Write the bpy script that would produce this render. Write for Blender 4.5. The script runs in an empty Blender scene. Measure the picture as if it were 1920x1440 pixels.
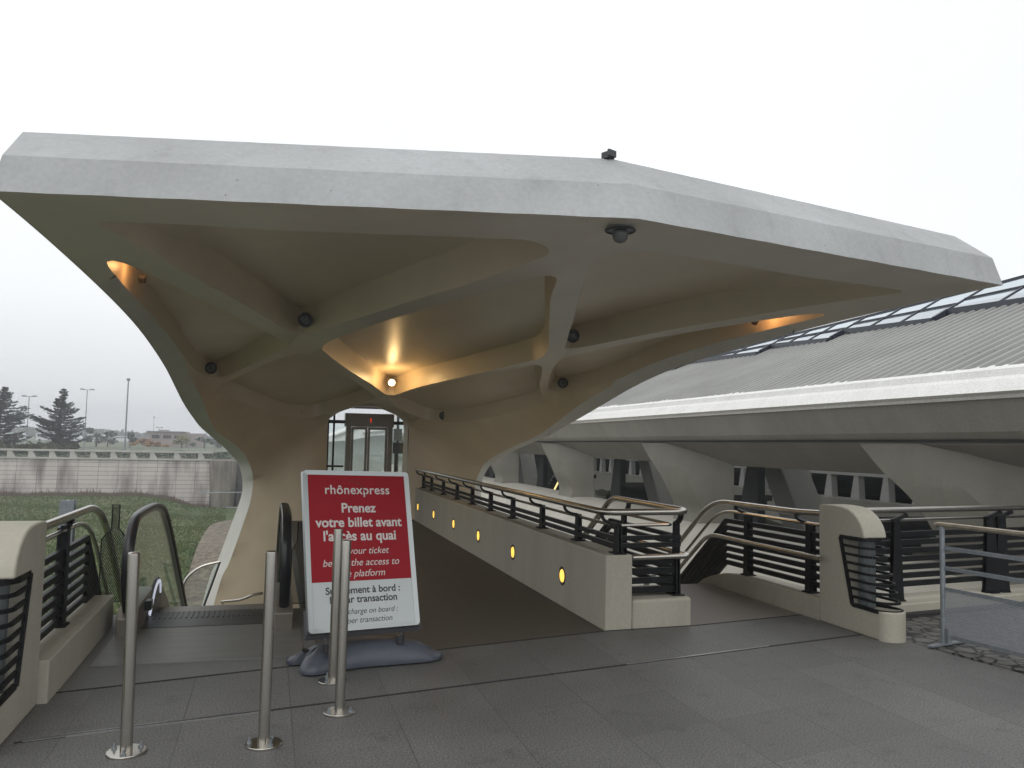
import bpy, bmesh, math, random
import numpy as np
from mathutils import Vector, Matrix
from mathutils.geometry import delaunay_2d_cdt
random.seed(7); rng = np.random.default_rng(7)
C = bpy.context.scene.collection
SC = bpy.context.scene
R = math.radians

# ------------------------------------------------------------------ camera
# World axes: x = across the canopy's axis (right), y = along the axis (away), z = up, metres.
cd = bpy.data.cameras.new('camera'); cam = bpy.data.objects.new('camera', cd); C.objects.link(cam)
SC.camera = cam
cd.sensor_width = 36; cd.lens = 36 * 1535.73 / 1920; cd.clip_start = .05; cd.clip_end = 3000
_p, _r, _a = 0.069725, 0.020971, 0.285069
_f = Vector((math.sin(_a) * math.cos(_p), math.cos(_a) * math.cos(_p), math.sin(_p)))
_x0 = Vector((math.cos(_a), -math.sin(_a), 0))
_u0 = _x0.cross(_f)
_x = _x0 * math.cos(_r) + _u0 * math.sin(_r)
_u = -_x0 * math.sin(_r) + _u0 * math.cos(_r)
cam.matrix_world = Matrix(((_x.x, _u.x, -_f.x, 0), (_x.y, _u.y, -_f.y, 0), (_x.z, _u.z, -_f.z, 1.6), (0, 0, 0, 1)))

# ------------------------------------------------------------------ sky, sun, exposure
SUN_EL, SUN_AZ = R(48), R(200)
w = bpy.data.worlds.new('World'); SC.world = w; w.use_nodes = True
nt = w.node_tree; nt.nodes.clear()
N = nt.nodes.new
out = N('ShaderNodeOutputWorld'); bg = N('ShaderNodeBackground'); sky = N('ShaderNodeTexSky')
sky.sky_type = 'NISHITA'; sky.sun_disc = False; sky.sun_elevation = SUN_EL; sky.sun_rotation = SUN_AZ
sky.air_density = 1; sky.dust_density = 4
hs = N('ShaderNodeHueSaturation'); hs.inputs['Saturation'].default_value = .12
geo = N('ShaderNodeTexCoord'); sep = N('ShaderNodeSeparateXYZ'); ramp = N('ShaderNodeValToRGB')
e = ramp.color_ramp.elements
e[0].position = 0.0; e[0].color = (10.2, 10.6, 11.1, 1)
e[1].position = .62; e[1].color = (13.0, 13.3, 13.4, 1)
m1 = e.new(.07); m1.color = (11.0, 11.35, 11.7, 1)
m2 = e.new(.15); m2.color = (12.4, 12.8, 13.0, 1)
noi = N('ShaderNodeTexNoise'); noi.inputs['Scale'].default_value = 2.2; noi.inputs['Detail'].default_value = 4
mr = N('ShaderNodeMapRange'); mr.inputs[1].default_value = .3; mr.inputs[2].default_value = .7; mr.inputs[3].default_value = .95; mr.inputs[4].default_value = 1.05
mul = N('ShaderNodeMixRGB'); mul.blend_type = 'MULTIPLY'; mul.inputs[0].default_value = 1
mix = N('ShaderNodeMixRGB'); mix.inputs[0].default_value = .85
L = nt.links.new
L(geo.outputs['Generated'], sep.inputs[0]); L(sep.outputs['Z'], ramp.inputs[0]); L(geo.outputs['Generated'], noi.inputs[0])
L(noi.outputs[0], mr.inputs[0]); L(ramp.outputs[0], mul.inputs[1]); L(mr.outputs[0], mul.inputs[2])
L(sky.outputs[0], hs.inputs['Color']); L(hs.outputs[0], mix.inputs[1]); L(mul.outputs[0], mix.inputs[2])
L(mix.outputs[0], bg.inputs[0]); bg.inputs[1].default_value = .1; L(bg.outputs[0], out.inputs[0])
sd = bpy.data.lights.new('sun', 'SUN'); sd.energy = .5; sd.angle = R(40); sd.color = (1, .97, .93)
sun = bpy.data.objects.new('sun', sd); C.objects.link(sun)
_sd = Vector((math.sin(SUN_AZ) * math.cos(SUN_EL), math.cos(SUN_AZ) * math.cos(SUN_EL), math.sin(SUN_EL)))
sun.rotation_euler = _sd.to_track_quat('Z', 'Y').to_euler()
SC.view_settings.view_transform = 'Standard'; SC.view_settings.look = 'None'
SC.view_settings.exposure = -0.12; SC.view_settings.gamma = 1
try: SC.cycles.max_bounces = 8; SC.cycles.diffuse_bounces = 5
except Exception: pass

# ------------------------------------------------------------------ helpers
def tag(o, label=None, cat=None, group=None, kind=None):
    if label: o['label'] = label
    if cat: o['category'] = cat
    if group: o['group'] = group
    if kind: o['kind'] = kind
    return o
def thing(name, loc, label, cat, group=None, rotz=0):
    o = bpy.data.objects.new(name, None); C.objects.link(o); o.location = loc; o.rotation_euler = (0, 0, rotz)
    o.empty_display_size = .2
    return tag(o, label, cat, group)
def copy_tree(root, loc, label=None, rotz=None):
    r = root.copy(); C.objects.link(r); r.location = loc
    if rotz is not None: r.rotation_euler = (0, 0, rotz)
    if label: r['label'] = label
    for ch in list(root.children):
        c = ch.copy(); C.objects.link(c); c.parent = r
        for g in list(ch.children):
            d = g.copy(); C.objects.link(d); d.parent = c
    return r
class MB:
    def __init__(s): s.v = []; s.f = []
    def add(s, vs, fs):
        n = len(s.v); s.v += [tuple(map(float, v)) for v in vs]; s.f += [tuple(i + n for i in f) for f in fs]; return s
    def box(s, x0, x1, y0, y1, z0, z1):
        return s.add([(x0,y0,z0),(x1,y0,z0),(x1,y1,z0),(x0,y1,z0),(x0,y0,z1),(x1,y0,z1),(x1,y1,z1),(x0,y1,z1)],
                     [(0,3,2,1),(4,5,6,7),(0,1,5,4),(1,2,6,5),(2,3,7,6),(3,0,4,7)])
    def beam(s, a, b, wd, ht, up=(0,0,1)):
        a, b, up = Vector(a), Vector(b), Vector(up); d = (b - a).normalized()
        x = d.cross(up); x = x.normalized() if x.length > 1e-6 else Vector((1,0,0)); y = x.cross(d).normalized()
        vs = []
        for p in (a, b):
            for i, j in ((-1,-1),(1,-1),(1,1),(-1,1)): vs.append(p + x * i * wd / 2 + y * j * ht / 2)
        return s.add(vs, [(0,1,2,3),(7,6,5,4),(0,4,5,1),(1,5,6,2),(2,6,7,3),(3,7,4,0)])
    def flat(s, pts, ht, wd):          # flat bar following a path; ht vertical, wd horizontal
        for a, b in zip(pts[:-1], pts[1:]): s.beam(a, b, wd, ht)
        return s
    def prism(s, poly, ax, a, b):      # poly in the other two axes (cyclic order kept), extruded along axis ax
        n = len(poly)
        def P(p, t):
            return {'x': (t, p[0], p[1]), 'y': (p[0], t, p[1]), 'z': (p[0], p[1], t)}[ax]
        s.add([P(p, a) for p in poly] + [P(p, b) for p in poly],
              [tuple(range(n)), tuple(range(2 * n - 1, n - 1, -1))] + [(i, i + n, (i + 1) % n + n, (i + 1) % n) for i in range(n)])
        return s
    def tube(s, pts, r, n=10, cap=True):
        pts = [Vector(p) for p in pts]; m = len(pts)
        t0 = (pts[1] - pts[0]).normalized()
        nx = t0.cross(Vector((0,0,1))); nx = nx.normalized() if nx.length > 1e-3 else Vector((1,0,0))
        vs = []
        for i, p in enumerate(pts):
            t = (pts[min(i + 1, m - 1)] - pts[max(i - 1, 0)]).normalized()
            nx = (nx - t * nx.dot(t)).normalized(); ny = t.cross(nx)
            rr = r[i] if isinstance(r, (list, tuple)) else r
            for k in range(n):
                a = 2 * math.pi * k / n; vs.append(p + nx * rr * math.cos(a) + ny * rr * math.sin(a))
        fs = [(i*n+k, i*n+(k+1)%n, (i+1)*n+(k+1)%n, (i+1)*n+k) for i in range(m-1) for k in range(n)]
        if cap: fs += [tuple(range(n-1, -1, -1)), tuple(range((m-1)*n, m*n))]
        return s.add(vs, fs)
    def lathe(s, prof, c=(0,0,0), n=24, ax=None):   # prof (r, z)
        M = Matrix.Identity(3)
        if ax is not None: M = Vector(ax).normalized().to_track_quat('Z', 'Y').to_matrix()
        vs = []
        for r_, z_ in prof:
            for k in range(n):
                a = 2 * math.pi * k / n
                vs.append(Vector(c) + M @ Vector((r_ * math.cos(a), r_ * math.sin(a), z_)))
        fs = [(i*n+k, i*n+(k+1)%n, (i+1)*n+(k+1)%n, (i+1)*n+k) for i in range(len(prof)-1) for k in range(n)]
        fs += [tuple(range(n-1, -1, -1)), tuple(range((len(prof)-1)*n, len(prof)*n))]
        return s.add(vs, fs)
    def xf(s, M): s.v = [tuple(M @ Vector(v)) for v in s.v]; return s
    def build(s, name, mat, parent=None, local=False, smooth=False, bevel=0, fixn=True, angle=35):
        me = bpy.data.meshes.new(name)
        vs = s.v; base = Vector((0,0,0))
        if parent is not None and not local:
            pl = parent.location if parent.parent is None else parent.parent.location + parent.location
            vs = [tuple(Vector(v) - pl) for v in vs]
        elif parent is None and not local:
            a = np.array(vs); base = Vector(((a[:,0].min()+a[:,0].max())/2, (a[:,1].min()+a[:,1].max())/2, a[:,2].min()))
            vs = [tuple(Vector(v) - base) for v in vs]
        me.from_pydata(vs, [], s.f); me.update()
        if fixn:
            bm = bmesh.new(); bm.from_mesh(me); bmesh.ops.recalc_face_normals(bm, faces=bm.faces); bm.to_mesh(me); bm.free()
        o = bpy.data.objects.new(name, me); C.objects.link(o); o.location = base
        if parent is not None: o.parent = parent
        if mat: me.materials.append(mat)
        if smooth:
            me.polygons.foreach_set('use_smooth', [True] * len(me.polygons))
            try: me.set_sharp_from_angle(angle=R(angle))
            except Exception: pass
        if bevel:
            b = o.modifiers.new('bevel', 'BEVEL'); b.width = bevel; b.segments = 3; b.limit_method = 'ANGLE'; b.angle_limit = R(40)
            me.polygons.foreach_set('use_smooth', [True] * len(me.polygons)); me.set_sharp_from_angle(angle=R(40))
            b.harden_normals = True
        return o
def catmull(pts, per=6, closed=False):
    P = np.array(pts, float); n = len(P); outp = []
    rngi = range(n) if closed else range(n - 1)
    for i in rngi:
        p1, p2 = P[i], P[(i+1) % n]
        p0 = P[(i-1) % n] if (closed or i > 0) else 2*p1 - p2
        p3 = P[(i+2) % n] if (closed or i < n-2) else 2*p2 - p1
        for k in range(per):
            t = k / per
            outp.append(.5*((2*p1)+(-p0+p2)*t+(2*p0-5*p1+4*p2-p3)*t*t+(-p0+3*p1-3*p2+p3)*t**3))
    if not closed: outp.append(P[-1])
    return np.array(outp)
def fillet(pts, r, n=6):
    pts = [Vector(p) for p in pts]; o = [pts[0]]
    for a, b, c in zip(pts[:-2], pts[1:-1], pts[2:]):
        d1 = (a - b); d2 = (c - b); k = min(r, d1.length * .45, d2.length * .45)
        p, q = b + d1.normalized() * k, b + d2.normalized() * k
        for i in range(n + 1):
            t = i / n; o.append(p * (1-t)**2 + b * 2*t*(1-t) + q * t*t)
    return o + [pts[-1]]

# ------------------------------------------------------------------ materials
def mat(name, col, rough=.7, metal=0., var=.0, vscale=3., bump=0., bscale=60., spec=.5, col2=None, detail=6, aniso=None, stretch=None):
    m = bpy.data.materials.new(name); m.use_nodes = True; t = m.node_tree; b = t.nodes['Principled BSDF']
    b.inputs['Base Color'].default_value = (*col, 1); b.inputs['Roughness'].default_value = rough
    b.inputs['Metallic'].default_value = metal; b.inputs['Specular IOR Level'].default_value = spec
    g = t.nodes.new('ShaderNodeNewGeometry'); src = g.outputs['Position']
    if stretch:
        mp = t.nodes.new('ShaderNodeMapping'); mp.inputs['Scale'].default_value = stretch; t.links.new(src, mp.inputs[0]); src = mp.outputs[0]
    if var or col2:
        n = t.nodes.new('ShaderNodeTexNoise'); n.inputs['Scale'].default_value = vscale; n.inputs['Detail'].default_value = detail; n.inputs['Roughness'].default_value = .65
        t.links.new(src, n.inputs['Vector'])
        r = t.nodes.new('ShaderNodeValToRGB'); r.color_ramp.elements[0].position = .32; r.color_ramp.elements[1].position = .68
        c2 = col2 if col2 else tuple(min(1, c*(1+var)) for c in col); c1 = col if col2 else tuple(c*(1-var) for c in col)
        r.color_ramp.elements[0].color = (*c1, 1); r.color_ramp.elements[1].color = (*c2, 1)
        t.links.new(n.outputs[0], r.inputs[0]); t.links.new(r.outputs[0], b.inputs['Base Color'])
        m['cr'] = 1
    if bump:
        n2 = t.nodes.new('ShaderNodeTexNoise'); n2.inputs['Scale'].default_value = bscale; n2.inputs['Detail'].default_value = 5
        t.links.new(src, n2.inputs['Vector'])
        bp = t.nodes.new('ShaderNodeBump'); bp.inputs['Strength'].default_value = bump; bp.inputs['Distance'].default_value = .01
        t.links.new(n2.outputs[0], bp.inputs['Height']); t.links.new(bp.outputs[0], b.inputs['Normal'])
    return m
def emis(name, col, st):
    m = bpy.data.materials.new(name); m.use_nodes = True; b = m.node_tree.nodes['Principled BSDF']
    b.inputs['Base Color'].default_value = (*col, 1); b.inputs['Emission Color'].default_value = (*col, 1); b.inputs['Emission Strength'].default_value = st
    return m
def glass(name, tint=(.8, .9, .88), alpha=.25, rough=.03):
    m = bpy.data.materials.new(name); m.use_nodes = True; t = m.node_tree; t.nodes.clear()
    o = t.nodes.new('ShaderNodeOutputMaterial'); mx = t.nodes.new('ShaderNodeMixShader'); tr = t.nodes.new('ShaderNodeBsdfTransparent'); gl = t.nodes.new('ShaderNodeBsdfGlossy')
    tr.inputs[0].default_value = (*tint, 1); gl.inputs['Roughness'].default_value = rough; gl.inputs[0].default_value = (.9,.95,1,1)
    fr = t.nodes.new('ShaderNodeFresnel'); fr.inputs[0].default_value = 1.5 if alpha > 1 else 1.22
    ad = t.nodes.new('ShaderNodeMath'); ad.operation = 'ADD'; ad.use_clamp = True; ad.inputs[1].default_value = alpha * .3
    mn = t.nodes.new('ShaderNodeMath'); mn.operation = 'MINIMUM'; mn.inputs[1].default_value = 1. if alpha > 1 else .3
    t.links.new(fr.outputs[0], ad.inputs[0]); t.links.new(ad.outputs[0], mn.inputs[0]); t.links.new(mn.outputs[0], mx.inputs[0]); t.links.new(tr.outputs[0], mx.inputs[1]); t.links.new(gl.outputs[0], mx.inputs[2]); t.links.new(mx.outputs[0], o.inputs[0])
    return m
def stained(name, col, dirt, amount=.5, rough=.8, vstretch=(1.2, 1.2, .25), sc=2.0, fine=.12, pores=.045):
    """Painted/cast concrete: broad cloudy tone, vertical-ish streaks of dirt, small pores."""
    m = bpy.data.materials.new(name); m.use_nodes = True; t = m.node_tree; b = t.nodes['Principled BSDF']; nn = t.nodes.new; l = t.links.new
    g = nn('ShaderNodeNewGeometry'); mp = nn('ShaderNodeMapping'); mp.inputs['Scale'].default_value = vstretch; l(g.outputs['Position'], mp.inputs[0])
    n1 = nn('ShaderNodeTexNoise'); n1.inputs['Scale'].default_value = sc; n1.inputs['Detail'].default_value = 8; n1.inputs['Roughness'].default_value = .7; l(mp.outputs[0], n1.inputs['Vector'])
    r1 = nn('ShaderNodeValToRGB'); r1.color_ramp.elements[0].position = .42; r1.color_ramp.elements[1].position = .72; r1.color_ramp.elements[1].color = (amount,)*3 + (1,); r1.color_ramp.elements[0].color = (0,0,0,1)
    l(n1.outputs[0], r1.inputs[0])
    n2 = nn('ShaderNodeTexNoise'); n2.inputs['Scale'].default_value = 35; n2.inputs['Detail'].default_value = 8; l(g.outputs['Position'], n2.inputs['Vector'])
    mr_ = nn('ShaderNodeMapRange'); mr_.inputs[1].default_value = .3; mr_.inputs[2].default_value = .7; mr_.inputs[3].default_value = 1-fine; mr_.inputs[4].default_value = 1+fine; l(n2.outputs[0], mr_.inputs[0])
    mx = nn('ShaderNodeMixRGB'); mx.inputs[1].default_value = (*col,1); mx.inputs[2].default_value = (*dirt,1); l(r1.outputs[0], mx.inputs[0])
    mu = nn('ShaderNodeMixRGB'); mu.blend_type = 'MULTIPLY'; mu.inputs[0].default_value = 1; l(mx.outputs[0], mu.inputs[1]); l(mr_.outputs[0], mu.inputs[2])
    vo = nn('ShaderNodeTexVoronoi'); vo.inputs['Scale'].default_value = 9; l(g.outputs['Position'], vo.inputs['Vector'])
    lt = nn('ShaderNodeMath'); lt.operation = 'LESS_THAN'; lt.inputs[1].default_value = pores; l(vo.outputs['Distance'], lt.inputs[0])
    pt = nn('ShaderNodeMixRGB'); l(lt.outputs[0], pt.inputs[0]); l(mu.outputs[0], pt.inputs[1]); pt.inputs[2].default_value = tuple(c*.45 for c in col) + (1,)
    if name.startswith('weathered'):
        n3 = nn('ShaderNodeTexNoise'); n3.inputs['Scale'].default_value = 1.1; n3.inputs['Detail'].default_value = 3; n3.inputs['Roughness'].default_value = .5; l(g.outputs['Position'], n3.inputs['Vector'])
        m3 = nn('ShaderNodeMapRange'); m3.inputs[1].default_value = .35; m3.inputs[2].default_value = .65; m3.inputs[3].default_value = .92; m3.inputs[4].default_value = 1.07; l(n3.outputs[0], m3.inputs[0])
        p3 = nn('ShaderNodeMapping'); p3.inputs['Scale'].default_value = (7,7,.35); l(g.outputs['Position'], p3.inputs[0])
        n4 = nn('ShaderNodeTexNoise'); n4.inputs['Scale'].default_value = 1; n4.inputs['Detail'].default_value = 5; l(p3.outputs[0], n4.inputs['Vector'])
        m4 = nn('ShaderNodeMapRange'); m4.inputs[1].default_value = .55; m4.inputs[2].default_value = .8; m4.inputs[3].default_value = 1; m4.inputs[4].default_value = .84; l(n4.outputs[0], m4.inputs[0])
        k3 = nn('ShaderNodeMath'); k3.operation = 'MULTIPLY'; l(m3.outputs[0], k3.inputs[0]); l(m4.outputs[0], k3.inputs[1])
        q3 = nn('ShaderNodeMixRGB'); q3.blend_type = 'MULTIPLY'; q3.inputs[0].default_value = 1; l(pt.outputs[0], q3.inputs[1]); l(k3.outputs[0], q3.inputs[2]); pt = q3
    l(pt.outputs[0], b.inputs['Base Color']); b.inputs['Roughness'].default_value = rough
    bp = nn('ShaderNodeBump'); bp.inputs['Strength'].default_value = .25; bp.inputs['Distance'].default_value = .004; l(n2.outputs[0], bp.inputs['Height']); l(bp.outputs[0], b.inputs['Normal'])
    return m
M = {}
def wingmat():
    m = mat('canopy_underside', (.50,.48,.43), .42, bump=.06, bscale=14); t = m.node_tree; nn = t.nodes.new; l = t.links.new; b = t.nodes['Principled BSDF']
    g = nn('ShaderNodeNewGeometry'); sp = nn('ShaderNodeSeparateXYZ'); l(g.outputs['Position'], sp.inputs[0])
    mr_ = nn('ShaderNodeMapRange'); mr_.interpolation_type = 'SMOOTHSTEP'; mr_.inputs[1].default_value = 7; mr_.inputs[2].default_value = 14.5; l(sp.outputs[1], mr_.inputs[0])
    mx = nn('ShaderNodeMixRGB'); mx.inputs[1].default_value = (.66,.60,.51,1); mx.inputs[2].default_value = (.70,.585,.425,1); l(mr_.outputs[0], mx.inputs[0])  # creamier towards the arch: portal paint and warm lamp light mixed into the colour
    n = nn('ShaderNodeTexNoise'); n.inputs['Scale'].default_value = 1.4; n.inputs['Detail'].default_value = 7; l(g.outputs['Position'], n.inputs['Vector'])
    m2_ = nn('ShaderNodeMapRange'); m2_.inputs[1].default_value = .3; m2_.inputs[2].default_value = .7; m2_.inputs[3].default_value = .93; m2_.inputs[4].default_value = 1.06; l(n.outputs[0], m2_.inputs[0])
    mu = nn('ShaderNodeMixRGB'); mu.blend_type = 'MULTIPLY'; mu.inputs[0].default_value = 1; l(mx.outputs[0], mu.inputs[1]); l(m2_.outputs[0], mu.inputs[2]); l(mu.outputs[0], b.inputs['Base Color'])
    return m
M['rim'] = mat('rim_concrete', (.60,.59,.54), .6, var=.07, vscale=2, bump=.08, bscale=30)
M['soffit'] = wingmat()
M['oldsoffit'] = mat('cream_soffit_paint', (.56,.475,.355), .40, var=.05, vscale=1.5, bump=.06, bscale=14)
M['coffer'] = mat('cream_coffer_paint', (.68,.585,.45), .38, var=.05, vscale=1.2, bump=.06, bscale=10)
M['fascia'] = stained('weathered_grey_concrete', (.40,.41,.415), (.34,.345,.345), .6, fine=.06, sc=1.3, vstretch=(.7,.7,1.0))
M['cream'] = stained('cream_painted_concrete', (.43,.405,.335), (.30,.275,.22), .5, sc=1.2, fine=.05, pores=.0)
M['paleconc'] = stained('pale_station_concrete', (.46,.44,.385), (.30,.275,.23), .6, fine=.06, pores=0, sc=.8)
M['shaded_legconc'] = stained('leg_concrete_shaded', (.20,.19,.16), (.14,.13,.11), .6, sc=.8, fine=.06, pores=0)  # same pale concrete as the apron, darkened to carry the shade on the legs
M['greyconc'] = stained('grey_beam_concrete', (.32,.31,.28), (.21,.20,.18), .6, sc=.6)
M['white'] = stained('white_fascia_paint', (.82,.81,.79), (.55,.52,.48), .35, sc=1.5, rough=.5)
M['steel'] = mat('brushed_stainless', (.50,.475,.43), .24, 1., var=.08, vscale=8, stretch=(1,1,.15))
M['steeldark'] = mat('brushed_steel_worn', (.36,.34,.32), .33, 1., var=.1, vscale=6)
M['black'] = mat('black_painted_metal', (.005,.0053,.0065), .5, 0., var=.25, vscale=20, spec=.3)
M['rubber'] = mat('black_rubber', (.015,.015,.018), .32)
M['galv'] = mat('galvanized_steel', (.26,.285,.31), .5, .55, var=.15, vscale=25)
M['plastic'] = mat('blue_grey_plastic', (.065,.075,.095), .42, var=.12, vscale=6, bump=.05, bscale=30)
M['alu'] = mat('aluminium_frame', (.42,.44,.44), .36, .85)
M['lampglass'] = mat('dull_lamp_glass', (.13,.13,.13), .2)
M['lampring'] = mat('lamp_ring', (.09,.085,.075), .5)
M['darkmetal'] = mat('dark_grey_metal', (.05,.05,.055), .4, .3)
M['glass'] = glass('clear_glass', (.92,.95,.935), .2)
M['skyglass'] = glass('skylight_glass', (.30,.36,.38), 1.2, .08)
M['bronze'] = mat('brown_grey_lift_metal', (.22,.20,.17), .4, .5, var=.1, vscale=5)

# ------------------------------------------------------------------ the ground
def granite():
    m = bpy.data.materials.new('granite_paving'); m.use_nodes = True; t = m.node_tree; b = t.nodes['Principled BSDF']; nn = t.nodes.new; l = t.links.new
    g = nn('ShaderNodeNewGeometry'); sp = nn('ShaderNodeSeparateXYZ'); l(g.outputs['Position'], sp.inputs[0])
    def math_(op, a, bb):
        x = nn('ShaderNodeMath'); x.operation = op
        for i, q in enumerate((a, bb)):
            if q is None: continue
            if isinstance(q, (int, float)): x.inputs[i].default_value = q
            else: l(q, x.inputs[i])
        return x.outputs[0]
    # long joints every .585 m, oblique cross joints every .62 m
    u = math_('DIVIDE', math_('ADD', sp.outputs[0], 100*.585 - .765), .585)
    vv = math_('DIVIDE', math_('ADD', math_('SUBTRACT', sp.outputs[1], math_('MULTIPLY', sp.outputs[0], .2)), 100*.62 - 5.08), .62)
    n0 = nn('ShaderNodeTexNoise'); n0.inputs['Scale'].default_value = 1.3; n0.inputs['Detail'].default_value = 7; l(g.outputs['Position'], n0.inputs['Vector'])
    def line(q, wdt):
        f = math_('FRACT', q, None); a = math_('MINIMUM', f, math_('SUBTRACT', 1., f)); return math_('LESS_THAN', a, wdt)
    jl = math_('MAXIMUM', line(u, .0045), math_('MULTIPLY', line(vv, .004), .6))
    tile = nn('ShaderNodeCombineXYZ'); l(math_('FLOOR', u, None), tile.inputs[0]); l(math_('FLOOR', vv, None), tile.inputs[1])
    wn = nn('ShaderNodeTexWhiteNoise'); l(tile.outputs[0], wn.inputs[0])
    n1 = nn('ShaderNodeTexNoise'); n1.inputs['Scale'].default_value = 95; n1.inputs['Detail'].default_value = 3; n1.inputs['Roughness'].default_value = .8; l(g.outputs['Position'], n1.inputs['Vector'])
    r = nn('ShaderNodeValToRGB'); r.color_ramp.elements[0].position = .36; r.color_ramp.elements[1].position = .66
    r.color_ramp.elements[0].color = (.038,.038,.037,1); r.color_ramp.elements[1].color = (.215,.213,.205,1); l(n1.outputs[0], r.inputs[0])
    f1 = nn('ShaderNodeMapRange'); f1.inputs[3].default_value = .90; f1.inputs[4].default_value = 1.10; l(wn.outputs[0], f1.inputs[0])
    f2 = nn('ShaderNodeMapRange'); f2.inputs[1].default_value = .3; f2.inputs[2].default_value = .7; f2.inputs[3].default_value = .82; f2.inputs[4].default_value = 1.14; l(n0.outputs[0], f2.inputs[0])
    k = math_('MULTIPLY', f1.outputs[0], f2.outputs[0])
    mu = nn('ShaderNodeMixRGB'); mu.blend_type = 'MULTIPLY'; mu.inputs[0].default_value = 1; l(r.outputs[0], mu.inputs[1]); l(k, mu.inputs[2])
    mj = nn('ShaderNodeMixRGB'); l(math_('MULTIPLY', jl, math_('MULTIPLY', n0.outputs[0], 1.3)), mj.inputs[0]); l(mu.outputs[0], mj.inputs[1]); mj.inputs[2].default_value = (.03,.03,.032,1)
    # old chewing gum and drip marks
    vo = nn('ShaderNodeTexVoronoi'); vo.inputs['Scale'].default_value = 2.6; l(g.outputs['Position'], vo.inputs['Vector'])
    sc_ = nn('ShaderNodeSeparateColor'); l(vo.outputs['Color'], sc_.inputs[0])
    sp_ = math_('LESS_THAN', vo.outputs['Distance'], math_('MULTIPLY', sc_.outputs[0], .055))
    gm_ = nn('ShaderNodeMixRGB'); l(math_('MULTIPLY', sp_, .45), gm_.inputs[0]); l(mj.outputs[0], gm_.inputs[1]); l(vo.outputs['Color'], gm_.inputs[2])
    hh_ = nn('ShaderNodeHueSaturation'); hh_.inputs['Saturation'].default_value = 0; hh_.inputs['Value'].default_value = .16; l(vo.outputs['Color'], hh_.inputs['Color']); l(hh_.outputs[0], gm_.inputs[2])
    n5 = nn('ShaderNodeTexNoise'); n5.inputs['Scale'].default_value = 4.5; n5.inputs['Detail'].default_value = 6; n5.inputs['Roughness'].default_value = .75; l(g.outputs['Position'], n5.inputs['Vector'])
    r5 = nn('ShaderNodeMapRange'); r5.inputs[1].default_value = .56; r5.inputs[2].default_value = .72; r5.inputs[3].default_value = 1; r5.inputs[4].default_value = .62; l(n5.outputs[0], r5.inputs[0])
    mj = nn('ShaderNodeMixRGB'); mj.blend_type = 'MULTIPLY'; mj.inputs[0].default_value = 1; l(gm_.outputs[0], mj.inputs[1]); l(r5.outputs[0], mj.inputs[2])
    l(mj.outputs[0], b.inputs['Base Color'])
    rr = nn('ShaderNodeMapRange'); rr.inputs[3].default_value = .42; rr.inputs[4].default_value = .68; l(n0.outputs[0], rr.inputs[0]); l(rr.outputs[0], b.inputs['Roughness'])
    bp = nn('ShaderNodeBump'); bp.inputs['Strength'].default_value = .12; bp.inputs['Distance'].default_value = .002; l(n1.outputs[0], bp.inputs['Height']); l(bp.outputs[0], b.inputs['Normal'])
    return m
M['granite'] = granite()
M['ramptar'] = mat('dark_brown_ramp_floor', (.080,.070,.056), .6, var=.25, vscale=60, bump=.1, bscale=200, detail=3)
M['slabside'] = M['cream']
def struct(name, mb, m, **k):
    o = mb.build(name, m, **k); tag(o, kind='structure'); return o
# plaza slab (z=0) in pieces round the openings for the escalator and the stairs
pz = MB()
def slab(poly, z=0, d=.35): pz.prism(poly, 'z', z - d, z)
slab([(-30,-30),(40,-30),(40,4.0),(-30,4.0)])
slab([(-1.5,4.0),(5.2,4.0),(5.2,6.87),(4.95,6.86),(3.70,6.64),(2.80,6.595),(-1.5,5.655)])
slab([(5.2,4.0),(40,4.0),(40,13.7),(5.2,6.72)], -.012)
struct('plaza', pz, M['granite'])
lz = MB(); lz.prism([(-1.5,5.655),(.40,6.07),(.40,8.05),(-1.5,8.05)], 'z', -.35, -.003)
struct('escalator_landing', lz, mat('landing_stone', (.13,.13,.125), .55, var=.2, vscale=90, bump=.1, bscale=200, detail=3))
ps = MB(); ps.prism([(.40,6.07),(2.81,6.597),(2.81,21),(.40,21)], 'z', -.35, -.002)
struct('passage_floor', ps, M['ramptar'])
ld = MB(); ld.prism([(2.81,6.597),(3.70,6.64),(4.95,6.86),(5.2,6.87),(5.2,8.62),(3.6,8.62),(3.6,7.2),(2.81,7.2)], 'z', -.35, -.001)
struct('stair_landing', ld, mat('stair_landing_stone', (.17,.15,.13), .6, var=.2, vscale=120, bump=.1, bscale=200, detail=3))
# dark joint groove, metal joint strips
def strip(p, q, wd, z0, z1, mb):
    p, q = Vector((*p, 0)), Vector((*q, 0)); mb.beam(p + Vector((0,0,(z0+z1)/2)), q + Vector((0,0,(z0+z1)/2)), wd, z1 - z0); return mb
dk = mat('dark_joint', (.02,.02,.02), .8)
gj = MB()
for p_, q_ in (((-1.2,5.72),(2.80,6.595)),((2.80,6.595),(3.70,6.64)),((3.70,6.64),(4.95,6.86))): strip(p_, q_, .018, -.02, .0035, gj)
struct('expansion_joint', gj, dk)
j2 = MB(); strip((-1.2,4.86), (5.08,6.06), .020, -.02, .0035, j2); struct('expansion_joint', j2, dk)
js = MB()
for off in (-.014, .014): strip((-1.16,4.875+off), (.05,5.10+off), .005, .0, .007, js)
strip((2.55,5.575), (3.9,5.835), .012, .0, .007, js)
struct('metal_joint_strip', js, mat('worn_joint_metal', (.5,.5,.5), .3, .9))
# pressed metal floor hatch before the escalator
hm = mat('ribbed_hatch_metal', (.19,.19,.18), .42, .35, var=.12, vscale=3, stretch=(.4,6,1))
h = MB(); h.box(-1.12,.30,6.28,7.37,-.01,.006); h.box(-1.12,.30,7.376,7.40,-.01,.006)
struct('metal_floor_hatch', h, hm)
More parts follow.
